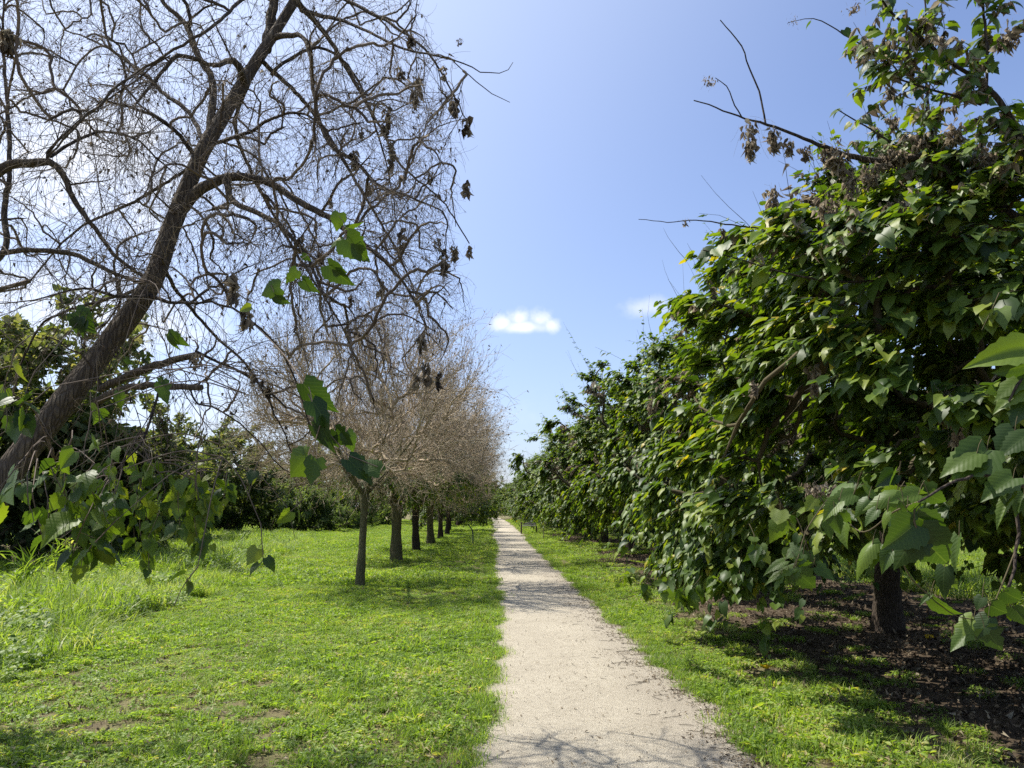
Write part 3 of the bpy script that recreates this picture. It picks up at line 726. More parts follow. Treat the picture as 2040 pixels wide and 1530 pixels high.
# loose pebbles
n = 9000; y = 3.6+13*r.random(n)**1.8; u = r.random(n)**.75; x = edge_l(y)+(edge_r(y)-edge_l(y))*u
s = r.uniform(.002, .0065, n); ico = np.array([[1, 0, 0], [-1, 0, 0], [0, 1, 0], [0, -1, 0], [0, 0, .7], [0, 0, -.4]], float)
fc = np.array([[0, 2, 4], [2, 1, 4], [1, 3, 4], [3, 0, 4]]); a = r.uniform(0, 6.28, n); ca, sa = np.cos(a), np.sin(a)
e = ico[None]*s[:, None, None]*r.uniform(.6, 1.4, (n, 1, 3)); V = np.stack([e[..., 0]*ca[:, None]-e[..., 1]*sa[:, None], e[..., 0]*sa[:, None]+e[..., 1]*ca[:, None], e[..., 2]], -1)+np.stack([x, y, np.full(n, .005)], 1)[:, None]
mb = MB(); mb.add(V.reshape(-1, 3), (fc[None]+(np.arange(n)*6)[:, None, None]).reshape(-1, 3), np.repeat(r.random(n), 6))
M['peb'] = twigmat('pebble', [(0, (.20, .165, .12)), (.4, (.37, .32, .245)), (1, (.54, .49, .40))], .9)
tag(obj('gravel', mb.mesh('gravel', M['peb'], False)), kind='stuff')

# ------------------------------------------------------------------ right-hand row
er = np.random.default_rng(55); ex = np.stack([er.uniform(-3.1, -1.9, 46), er.uniform(-2.6, .6, 46), er.uniform(.85, 1.8, 46)], 1)
L0 = leafy_tree_meshes(104, nsh=4300, zlow=.95, extra=ex, tm_=MID)
L1 = leafy_tree_meshes(101); L2 = leafy_tree_meshes(102, zc=3.0, rz=2.4, ntar=270); L3 = leafy_tree_meshes(103, zc=3.1, rz=2.45, dead=.10)
rowR = [(5.2, 10.2, .98, 1, 0.0), (5.3, 16.4, 1.04, 2, 2.0), (5.2, 22.4, 1.0, 3, 1.1), (5.1, 28.5, 1.0, 1, 3.3)]
for k in range(16): rowR.append((5.0, 34.5+6*k, .95+.08*math.sin(k*2.1), 1+(k % 3), k*1.7))
for k, (x, y, s, v, rz) in enumerate(rowR):
    ms = (L1, L2, L3)[v-1] if k else L0
    lab = 'leafy mulberry with leaves hanging low over dark littered ground, thick trunk behind big veined leaves' if k == 0 else f'leafy green mulberry, {ORD[k+1]} tree from the camera in the row right of the path'
    x2 = x+float(drift(np.array(y*1.0)))
    plant('mulberry_tree', ms, PART, (x2, y, 0), rz, (s, s, s*1.10), label=lab, cat='tree', group='leafy mulberry trees along the right side of the path')

# ------------------------------------------------------------------ left-hand row of bare trees
B1 = bare_tree_meshes(201, tr=.085, rad=2.6, zc=3.45, rz=1.9, trunk_h=2.0); B2 = bare_tree_meshes(202, tr=.17, zc=3.5, rz=2.1, mossy=True, green=420); B3 = bare_tree_meshes(203, tr=.14, zc=3.5, rz=2.2, mossy=False, green=560)
BP = ['trunk', 'limbs', 'twigs', 'dead_leaves', 'foliage']
rowL = [(-2.72, 15.9, 1, B1, .3, 'slender bare mulberry with forked mossy trunk, nearest of the upright trees left of the path'),
        (-2.85, 22.8, 1, B2, 1.3, 'bare mulberry with thick grey trunk, second upright tree left of the path'),
        (-2.80, 28.2, 1, B3, 2.3, 'bare mulberry with dark trunk, third upright tree left of the path'),
        (-2.75, 34.0, .97, B2, 3.3, 'bare mulberry with thin pale trunk, fourth upright tree left of the path'),
        (-2.75, 40.0, .95, B3, 4.3, 'bare mulberry with dark trunk, fifth upright tree left of the path'),
        (-2.75, 46.0, .95, B3, 5.0, 'half bare mulberry, sixth upright tree left of the path')]
for x, y, s, ms, rz, lab in rowL:
    plant('bare_mulberry_tree', ms, BP, (x, y, 0), rz, (s, s, s), label=lab, cat='tree', group='defoliated mulberry trees along the left side of the path')
for k in range(9):
    y = 52+k*6.2+(7 if k > 0 else 0); ms = (L2, L1, L3)[k % 3]; s = .86
    plant('mulberry_tree', ms, PART, (-3.0+float(drift(np.array(y*1.0))), y, 0), k*1.3, (s, s, s), label=f'dark leafy mulberry, {ORD[k+6]} upright tree left of the path', cat='tree', group='leafy mulberry trees at the far left of the path')
#@@END
# ------------------------------------------------------------------ the leaning, defoliated mulberry in the left foreground
def pl_(pts):
    """[(px, py, Y, width_px)] -> points, radii in metres"""
    P = np.array([at(a, b, y) for a, b, y, w_ in pts]); R = [w_*.40*y/F for a, b, y, w_ in pts]; return P, R
LT = empty('leaning_mulberry_tree', (-4.15, 4.3, 0)); LO = np.array([-4.15, 4.3, 0])
tag(LT, 'big bare mulberry with rough brown trunk leaning right across the upper left foreground', 'tree')
tp = [(-60, 1040, 4.4, 112), (30, 925, 4.45, 100), (130, 800, 4.5, 92), (220, 680, 4.6, 82), (300, 565, 4.7, 76), (342, 450, 4.8, 66), (400, 310, 4.9, 60), (440, 240, 5.0, 54), (500, 140, 5.1, 46), (560, 45, 5.2, 40), (620, -60, 5.3, 32), (660, -190, 5.4, 22)]
P, R = pl_(tp); P = np.vstack([[(-4.15, 4.3, -.15), (-4.02, 4.32, .45), (-3.65, 4.36, 1.0)], P]); R = [.27, .20, .18]+R
R = [x*.67 for x in R]; P, R = resample_r(P, R, 60)
mb = MB(); rough_tube(mb, P-LO, R, 22, .05, 3); obj('trunk', mb.mesh('trunk', M['bark']), LT)
limbs = [  # traced limbs: (px, py, distance, width px)
 [(345, 440, 4.85, 34), (400, 378, 4.8, 28), (470, 352, 4.75, 22), (540, 368, 4.7, 19), (600, 405, 4.65, 17), (660, 438, 4.6, 15), (730, 490, 4.6, 11), (790, 545, 4.5, 8), (830, 610, 4.5, 5)],
 [(452, 360, 4.75, 18), (463, 400, 4.7, 16), (515, 425, 4.6, 14), (560, 452, 4.5, 11), (610, 510, 4.4, 9), (650, 600, 4.3, 6)],
 [(418, 262, 4.95, 22), (424, 165, 5.1, 18), (395, 113, 5.2, 16), (377, 62, 5.3, 15), (364, 41, 5.35, 13), (322, 0, 5.4, 11), (290, -60, 5.5, 8)],
 [(377, 55, 5.3, 12), (378, 25, 5.3, 10), (362, -10, 5.3, 9), (350, -80, 5.3, 6)],
 [(487, 165, 5.05, 22), (475, 130, 4.8, 19), (450, 122, 4.7, 16), (430, 130, 4.6, 12), (360, 110, 4.5, 11), (342, 120, 4.45, 10), (302, 168, 4.4, 9), (270, 207, 4.3, 6)],
 [(402, 275, 4.95, 13), (375, 222, 5.2, 11), (322, 182, 5.4, 10), (292, 150, 5.6, 9), (250, 120, 5.8, 8), (200, 88, 6, 6), (130, 60, 6.2, 4)],
 [(385, 305, 4.9, 12), (340, 252, 4.7, 10), (280, 220, 4.6, 8), (205, 200, 4.5, 6)],
 [(430, 285, 4.9, 11), (500, 262, 4.6, 9), (540, 236, 4.5, 8), (600, 225, 4.4, 7), (640, 250, 4.3, 5)],
 [(540, 75, 5.2, 20), (600, 72, 5.0, 12), (620, 125, 4.9, 11), (627, 205, 4.8, 11), (657, 288, 4.8, 10), (706, 320, 4.8, 10), (760, 375, 4.8, 9), (800, 385, 4.8, 6), (880, 420, 4.8, 4)],
 [(590, 0, 5.3, 18), (650, 70, 5.5, 13), (690, 135, 5.6, 11), (722, 190, 5.7, 9), (762, 262, 5.8, 7), (800, 330, 5.8, 6), (880, 400, 5.8, 4), (935, 485, 5.8, 3)],
 [(600, 20, 5.3, 14), (700, 48, 4.9, 9), (800, 95, 4.6, 7), (870, 112, 4.5, 5), (925, 128, 4.5, 4), (960, 144, 4.5, 3), (1002, 144, 4.5, 2.4), (1022, 124, 4.5, 1.5)],
 [(905, 124, 4.5, 3.4), (940, 155, 4.5, 3), (980, 185, 4.5, 2.4), (1016, 204, 4.5, 1.6)],
 [(620, -40, 5.3, 16), (700, 5, 5.0, 10), (790, 55, 4.8, 8), (860, 115, 4.7, 6), (930, 240, 4.7, 3)],
 [(610, -40, 5.3, 16), (520, -30, 4.4, 12), (420, 55, 3.9, 8), (250, 160, 3.8, 7), (170, 235, 3.7, 6), (95, 310, 3.7, 5)],
 [(530, 100, 5.15, 30), (540, 40, 5.25, 26), (552, -40, 5.3, 20), (560, -150, 5.4, 12)],
 [(540, 150, 5.1, 11), (575, 118, 5.1, 10), (640, 95, 5.2, 8), (700, 140, 5.3, 7), (740, 230, 5.3, 6), (770, 330, 5.3, 4), (790, 440, 5.3, 3)],
 [(200, 775, 4.5, 22), (260, 746, 4.4, 20), (330, 722, 4.25, 18), (396, 706, 4.15, 17)],
 [(190, 800, 4.5, 20), (255, 772, 4.3, 17), (320, 768, 4.1, 16), (402, 772, 4.0, 15)],
 [(390, 700, 4.15, 8), (450, 730, 4.2, 6), (500, 752, 4.3, 8), (530, 775, 4.3, 6), (570, 812, 4.3, 4)],
 [(378, 772, 4.05, 5), (392, 802, 4.0, 5), (442, 820, 3.9, 4), (500, 862, 3.9, 3.5), (565, 935, 3.9, 2.5)],
 [(316, 778, 4.1, 6), (302, 830, 4.0, 6), (286, 872, 3.9, 7), (262, 905, 3.8, 4)],
 [(-90, 640, 4.6, 40), (-60, 420, 4.6, 34), (0, 338, 4.6, 26), (60, 325, 4.6, 24), (112, 330, 4.6, 18), (150, 400, 4.6, 13), (190, 455, 4.6, 11), (230, 510, 4.7, 10), (285, 550, 4.7, 8)],
 [(95, 318, 4.6, 9), (105, 290, 4.5, 7), (180, 225, 4.3, 6), (270, 160, 4.2, 5), (340, 110, 4.2, 4)],
 [(100, 312, 4.6, 10), (150, 280, 4.8, 8), (205, 264, 5, 7), (262, 272, 5.1, 6), (318, 320, 5.1, 5), (350, 348, 5.1, 3)],
 [(-60, 560, 4.9, 20), (10, 500, 4.9, 15), (8, 420, 5, 14), (20, 330, 5, 12), (15, 200, 5.1, 10), (5, 90, 5.2, 7), (10, -20, 5.2, 5)],
 [(-80, 540, 4.3, 20), (0, 505, 4.3, 14), (70, 498, 4.3, 13), (150, 508, 4.3, 12), (225, 545, 4.3, 10), (290, 565, 4.5, 8)],
 [(290, 588, 4.7, 12), (345, 602, 4.5, 8), (440, 606, 4.3, 6), (500, 640, 4.2, 5), (560, 700, 4.2, 5), (600, 790, 4.2, 4), (620, 870, 4.2, 3)],
 [(300, 590, 4.7, 10), (240, 590, 4.3, 8), (160, 575, 4.0, 6), (60, 600, 3.9, 4)],
 [(230, 700, 4.6, 7), (190, 660, 4.8, 6), (215, 640, 5, 5), (240, 600, 5.2, 5)],
 [(330, 540, 4.75, 10), (360, 590, 5.1, 9), (420, 660, 5.4, 7), (500, 740, 5.6, 6), (560, 850, 5.7, 4), (580, 900, 5.7, 3)],
 [(420, 260, 5.0, 12), (380, 330, 5.6, 9), (270, 400, 6.0, 8), (150, 460, 6.2, 6), (60, 560, 6.3, 4)],
 [(500, 150, 5.1, 14), (470, 260, 5.9, 10), (530, 400, 6.3, 8), (600, 520, 6.5, 7), (680, 650, 6.5, 5), (720, 760, 6.5, 3)],
 [(520, 120, 5.1, 14), (620, 220, 6.0, 10), (720, 380, 6.4, 8), (800, 520, 6.5, 6), (850, 650, 6.5, 3)],
 [(300, 570, 4.75, 10), (200, 600, 5.4, 8), (90, 640, 5.6, 6), (40, 730, 5.6, 4)],
]
inits, il = [], []
for k, L in enumerate(limbs):
    P, R = pl_(L); mb = MB(); n = max(12, int(path_len(P)/.05)); P, R = resample_r(P, R, n)
    jr = np.random.default_rng(k); P[1:-1] += jr.normal(0, .0035, (n-2, 3))
    sd_ = 10 if max(R) > .02 else 6; rough_tube(mb, P-LO, R, sd_, .08, 50+k); obj('limb', mb.mesh('limb', M['bark'] if max(R) > .02 else M['barkdark']), LT)
    q = P[::2] if n > 16 else P; inits.append(q); il.append(np.linspace(.3, 1.2, len(q)))
r = np.random.default_rng(77)
def crown_px(y): return np.interp(y, [-420, 0, 120, 260, 330, 500, 640, 700, 760, 820, 880, 940, 1000], [760, 860, 890, 945, 920, 930, 945, 920, 880, 800, 640, 480, 200])
def proj(Q):
    v = (np.asarray(Q)-[0, 0, EYE]) @ CM; return 1020-F*v[..., 0]/v[..., 2], 765+F*v[..., 1]/v[..., 2]
def inside(S, sd=22):
    a, b = proj(S[:, -1]); return a < crown_px(b)+r.normal(-10, sd, len(a))
# fill the crown's real volume with branchlets that grow off the limbs
tg = []
while len(tg) < 800:
    y = r.uniform(3.7, 6.9); px_, py_ = r.uniform(-260, 940), r.uniform(-420, 900)
    if len(tg) > 620: px_, py_ = r.uniform(380, 930), r.uniform(150, 860)
    if px_ > crown_px(py_)-15: continue
    if py_ < -60 and r.random() < .35: continue
    if py_ > 600 and px_ < 620 and r.random() < .78: continue
    if py_ > 700 and r.random() < .35: continue
    q = at(px_, py_, y); tg.append(q)
tg = np.array(tg); tg = tg[tg[:, 2] > 1.75]
P, C = connect(inits, il, tg, P[0]*0+np.array([-2.4, 4.8, 3.6]), 8, .22, r, .15, .015)
tw = MB(); rr = .0032*np.sqrt(C/.22)+.0008; tubes(tw, P-LO, np.minimum(rr*.75, .009), 5, r.uniform(.05, .7, len(P)))
allS = []
B, D, ix, t = sub(np.concatenate([resample(q, 8)[None] for q in inits]), 9, 1.0, .15, 1, r)
S0 = shoots(B, D, r.uniform(.3, .8, len(B)), 8, r.uniform(-1.3, .3, len(B)), .12, r); S0 = S0[inside(S0)]
tubes(tw, S0-LO, taper(r.uniform(.0025, .0042, len(S0)), np.full(len(S0), .0011), 8), 4, r.uniform(0, .6, len(S0)))
P8 = np.concatenate([P, S0[inside(S0)]])
B, D, ix, t = sub(P8, 8, .95, .12, 1, r); n1 = len(B)
S1 = shoots(B, D, r.uniform(.12, .50, n1), 7, r.uniform(-1.1, .7, n1), .13, r); S1 = S1[inside(S1)]; a_, b_ = proj(S1[:, 0]); S1 = S1[~((b_ > 600) & (a_ < 700) & (r.random(len(S1)) < .45))]; n1 = len(S1)
tubes(tw, S1-LO, taper(r.uniform(.0014, .0026, n1), np.full(n1, .0007), 7), 3, np.clip(r.normal(.6, .3, n1), 0, 1))
B, D, ix, t = sub(S1, 3, 1.0, .1, 1, r); n2 = len(B)
S2 = shoots(B, D, r.uniform(.03, .16, n2), 4, r.uniform(-1, .7, n2), .18, r)
tubes(tw, S2-LO, taper(np.full(n2, .0011), np.full(n2, .0006), 4), 3, np.clip(r.normal(.6, .3, n2), 0, 1))
# shrivelled remains of leaves at the tips and in webbed tatters
CURL = [tmpl_low(.9, .9), tmpl_low(1.4, .2), tmpl_low(1.0, -.6)]
dl = MB(); B, D, ix, t = sub(S1, 1, 1.2, .4, 1, r); k = r.random(len(B)) < .42; B, D = B[k], D[k]
leaves(dl, B-LO, norm(D*.6+[0, 0, -1.1]), norm(r.normal(0, 1, B.shape)), r.uniform(.008, .032, len(B)), r.uniform(0, .9, len(B)), tm=CURL, r=r, wid=.5)
obj('dead_leaves', dl.mesh('dead_leaves', M['dead']), LT)
NODES = np.concatenate([P8.reshape(-1, 3)]+[q for q in inits])
def attach(pm_, org, p, nodes, r0=.0024, maxd=1.0):
    d = np.linalg.norm(nodes-p, axis=1)+.8*np.maximum(0, p[2]+.05-nodes[:, 2]); i = int(np.argmin(d)); q = nodes[i]; D = np.linalg.norm(q-p)
    if D > maxd or D < .03: return
    S = resample(np.array([q, q*.55+p*.45+[0, 0, .12*D], p]), 9); tubes(pm_, (S-org)[None], np.linspace(r0*1.4, r0*.8, 9)[None], 4, .45)
def tatter(parent, org, p, length, width, n, r, mat=None):
    """a hanging webbed bunch of dried leaves"""
    n = int(n*1.7)
    mb = MB(); u = r.random(n)**.8
    length *= 1.15; pos = p+np.stack([r.normal(0, width*.30, n)*(1-u*.6), r.normal(0, width*.3, n)*(1-u*.6), -u*length*.9], 1)
    d = norm(np.stack([r.normal(0, .35, n), r.normal(0, .35, n), -np.ones(n)], 1))
    leaves(mb, pos-org, d, norm(r.normal(0, 1, (n, 3))), r.uniform(.2, .5, n)*min(length, .13), np.clip(r.normal(.55, .3, n), 0, 1), tm=CURL, r=r, wid=.3)
    m_ = max(4, n//4); B = p+r.normal(0, width*.3, (m_, 3)); S = shoots(B, np.tile([0, 0, -1.], (m_, 1))+r.normal(0, .5, (m_, 3)), r.uniform(.3, .9, m_)*length, 5, -.3, .2, r)
    tubes(mb, S-org, np.full((m_, 5), .0006), 3, .8)
    return obj('dead_leaf_clump', mb.mesh('dead_leaf_clump', mat or M['dead']), parent)
for (x, y, Y, ln, wd) in [(915, 78, 4.5, 16, 34), (820, 62, 4.6, 30, 16), (830, 145, 4.6, 60, 20), (800, 135, 4.6, 30, 30), (905, 195, 4.6, 32, 30), (930, 232, 4.6, 34, 22), (770, 215, 4.8, 60, 26), (780, 280, 4.8, 60, 24),
    (870, 478, 4.6, 20, 40), (905, 490, 4.6, 34, 26), (935, 488, 4.6, 26, 26), (885, 495, 4.6, 50, 16), (468, 545, 4.0, 60, 22), (490, 610, 4.0, 42, 26), (720, 255, 4.8, 30, 18), (705, 300, 4.8, 40, 20),
    (840, 660, 4.4, 30, 18), (850, 720, 4.4, 36, 14), (875, 740, 4.4, 30, 12), (830, 735, 4.4, 28, 16), (600, 470, 4.4, 26, 20), (640, 500, 4.4, 24, 14), (390, 705, 4.1, 22, 46), (535, 760, 4.2, 30, 26), (505, 742, 4.2, 22, 26),
    (660, 395, 4.5, 30, 14), (740, 365, 4.7, 30, 22), (855, 340, 4.6, 20, 14), (930, 360, 4.6, 30, 12), (800, 450, 4.7, 40, 12), (760, 560, 4.5, 28, 12), (20, 60, 3.9, 60, 50), (230, 690, 4.2, 20, 20), (885, 130, 4.5, 26, 14), (700, 590, 4.3, 26, 12)]:
    tatter(LT, LO, at(x, y, Y), ln*Y/F*r.uniform(.7, 1.25), wd*Y/F*r.uniform(.45, .9), int(9+ln*wd/70), r, M['web'] if r.random() < .5 else None)
# the leaves that survived
fm = MB(); pm = tw
def spray(mb, pm_, px_, py_, Y, n, size, r, down=1.0, side=.5, tmu=.45, spread=.12, high=True, org=LO, stem=True):
    """a shoot that hangs with n leaves around one pixel"""
    p = at(px_, py_, Y); B = np.tile(p, (1, 1)); D = np.array([[r.normal(0, side), r.normal(0, side), -down]])
    S = shoots(B-norm(D)*spread*.5, D, [spread*1.6], 6, -.2, .1, r)
    if org is LO: attach(pm_, org, S[0, 0], NODES)
    if stem: tubes(pm_, S-org, np.linspace(.003, .0014, 6)[None], 4, .4)
    b, dd, ix, t = sub(S, n, 1.3, .05, 1.0, r); d = norm(norm(dd*[1, 1, .3])*.9+np.array([0, 0, -1.0])*r.uniform(.1, 1.3, n)[:, None])
    N = norm(np.array([0, -.2, 1.])+r.normal(0, .8, (n, 3))); sz = size*.85*r.uniform(.6, 1.15, n); pe = norm(dd+[0, 0, -.2])*(sz*.4)[:, None]
    tubes(pm_, np.stack([b, b+pe], 1)-org, np.full((n, 2), .0013), 3, .8)
    leaves(mb, b+pe-org, d, N, sz, np.clip(r.normal(tmu, .22, n), 0, .92), high, 0, r)
def one(mb, pm_, org, x0, y0, x1, y1, Y, wid=1.0, tint=.5, roll=0.0, depth=0.0, pet=None):
    """one leaf: petiole end and tip given, rolled about its own axis"""
    A = at(x0, y0, Y); Bp = at(x1, y1, Y+depth); L = np.linalg.norm(Bp-A); d = (Bp-A)/L; v = norm(np.array([0, 0, EYE])-A); sd_ = norm(np.cross(d, v)); N = np.cross(sd_, d)
    if N @ v < 0: N = -N
    N = N*math.cos(roll)+np.cross(d, N)*math.sin(roll)
    leaves(mb, (A-org)[None], d[None], N[None], np.array([L]), np.array([tint]), True, 0, r, wid=wid)
    q = A+norm(-d*.5+np.array([0, 0, .8]))*.05 if pet is None else at(*pet)
    tubes(pm_, np.stack([A, (A+q)/2+[0, 0, .006], q])[None]-org, np.full((1, 3), .0013), 4, .8)
    if org is LO and (y0 < 760 or x0 < 480): attach(pm_, org, q, NODES, .0016)
s1 = resample(np.array([at(500, 640, 4.2), at(560, 700, 3.0), at(603, 762, 2.45), at(628, 815, 2.4), at(655, 865, 2.4), at(690, 905, 2.4), at(752, 930, 2.4)]), 24); tubes(pm, (s1-LO)[None], np.linspace(.004, .0016, 24)[None], 5, .4)
s1 = resample(np.array([at(640, 840, 2.4), at(628, 880, 2.4), at(622, 915, 2.4)]), 8); tubes(pm, (s1-LO)[None], np.linspace(.002, .0014, 8)[None], 4, .6)
for q in [(604, 764, 648, 828, 2.4, .8, .0, .5), (622, 800, 664, 850, 2.38, .9, .02, -.6), (640, 838, 662, 906, 2.4, .7, .0, .8), (622, 848, 650, 903, 2.42, .55, .1, 1.0), (614, 908, 568, 950, 2.4, 1.2, .55, .2), (630, 914, 617, 966, 2.4, 1.0, .35, .3), (694, 916, 746, 964, 2.4, .75, .0, -.5), (757, 940, 716, 912, 2.4, .9, .4, .4),  # darkest tints put the shade on these hanging leaves into their colour
          (668, 858, 703, 888, 2.45, 1.0, .15, .5), (690, 860, 708, 898, 2.45, .9, .25, -.3), (655, 862, 672, 892, 2.45, .9, .1, .3), (612, 890, 596, 915, 2.4, .6, .8, .7),
          (676, 424, 667, 456, 3.0, 1.1, .5, .3), (688, 450, 726, 446, 3.0, .5, .5, .9), (683, 476, 652, 488, 3.0, .6, .6, .8), (690, 476, 730, 520, 2.9, 1.1, .3, .2), (705, 480, 712, 518, 2.9, .9, .35, .3), (655, 528, 697, 572, 3.0, .8, .2, .5), (665, 530, 690, 545, 3.0, 1, .2, .5),
          (558, 572, 514, 584, 3.0, 1.1, .45, .3), (592, 538, 566, 562, 3.0, .9, .5, .3), (548, 590, 578, 606, 3.0, .8, .15, .5), (603, 558, 634, 584, 3.0, .8, .2, .5), (500, 612, 474, 618, 3.1, .8, .9, .4), (602, 508, 618, 520, 3.2, .8, .2, .2),
          (150, 622, 184, 662, 3.2, 1.0, .05, .3), (158, 632, 146, 664, 3.2, 1.1, .05, .5), (170, 640, 160, 672, 3.2, .7, .05, .5), (336, 664, 366, 692, 3.4, .7, .2, .5), (332, 668, 342, 700, 3.4, .6, .5, .9), (322, 762, 334, 806, 3.4, .8, .4, .3), (236, 780, 232, 816, 3.4, .7, .5, .4), (250, 715, 264, 728, 3.4, .7, .4, .4), (318, 752, 330, 770, 3.4, .7, .3, .4)]:
    one(fm, pm, LO, *q)
for (x, y, Y, n, s) in [(190, 825, 3.0, 3, .10), (180, 850, 3.0, 2, .09), (25, 720, 3.0, 3, .11), (55, 765, 3.0, 3, .12), (10, 800, 3.0, 3, .12), (75, 790, 3.0, 3, .12), (50, 915, 3.0, 3, .14), (20, 950, 2.9, 3, .14), (60, 975, 2.9, 2, .13), (130, 900, 3.1, 3, .12),
    (75, 1010, 3.0, 2, .1), (170, 945, 3.2, 5, .12), (130, 965, 3.2, 5, .12), (110, 940, 3.2, 4, .12), (200, 990, 3.2, 5, .12), (150, 1005, 3.3, 4, .12), (100, 1000, 3.3, 4, .12), (235, 955, 3.3, 4, .11), (190, 1040, 3.3, 4, .11), (215, 915, 3.3, 4, .12), (170, 1050, 3.2, 4, .16), (205, 1060, 3.2, 3, .15),
    (522, 1068, 3.6, 3, .09), (590, 1010, 4.2, 2, .1), (575, 1025, 4.2, 1, .1), (510, 945, 3.8, 2, .08), (372, 1150, 3.4, 3, .09)]:
    spray(fm, pm, x, y, Y, n, s*1.0, r)
# hanging curtain of smaller leaves, lower left
for k in range(20):
    x0 = r.uniform(215, 435); Y = r.uniform(3.9, 4.8); y0 = r.uniform(880, 960); y1 = min(1165, 1020+r.uniform(0, 110)+40*math.sin(x0/40))
    A_ = at(x0+r.uniform(-40, 40), y0, Y); Bp = at(x0, y1, Y); S = resample(np.array([A_, (A_+Bp)/2+r.normal(0, .05, 3), Bp]), 9)
    attach(pm, LO, A_, NODES, .003); tubes(pm, (S-LO)[None], np.linspace(.0035, .0012, 9)[None], 4, .5); b, dd, ix, t = sub(S[None], 15, 1.3, .1, 1.0, r); n = len(b)
    d = norm(norm(dd*[1, 1, .3])*.8+np.array([0, 0, -1.0])*r.uniform(.4, 1.6, n)[:, None]); N = norm(np.array([0, -.1, 1.])+r.normal(0, .6, (n, 3))); sz = r.uniform(.04, .09, n)
    leaves(fm, b-LO+norm(dd)*.03, d, N, sz, np.clip(r.normal(.68, .22, n), 0, .93), True, 0, r)  # raised tint paints the yellow of backlighting into the curtain's leaf colour
obj('twigs', tw.mesh('twigs', M['twig']), LT); obj('foliage', fm.mesh('foliage', M['leafnear'], True, True), LT)

lv = MB(); Q = np.stack([r.uniform(-7.4, -5.1, 380), r.uniform(4.6, 7.0, 380), r.uniform(2.6, 5.4, 380)], 1); Pq, Cq = connect(inits, il, Q[:60], np.array([-4.6, 4.8, 3.0]), 8, .2, r, .15)
tw2 = MB(); tubes(tw2, Pq-LO, np.minimum(.004*np.sqrt(Cq/.22), .02), 5, .3); Bq, Dq, ix, t = sub(Pq, 7, .9, .4, 1, r); Sq = shoots(Bq, Dq, r.uniform(.2, .6, len(Bq)), 5, -.5, .1, r); a_, b_ = proj(Sq[:, 0]); Sq = Sq[a_ < -60]
tubes(tw2, Sq-LO, taper(np.full(len(Sq), .003), np.full(len(Sq), .001), 5), 3, .4); shoot_leaves(lv, Sq-LO, 9, .11, .45, .2, False, 0, .8, np.array([-6.2, 5.8, 4])-LO, None, r)
obj('side_branches', tw2.mesh('side_branches', M['twig']), LT); obj('side_foliage', lv.mesh('side_foliage', M['leaf']), LT)

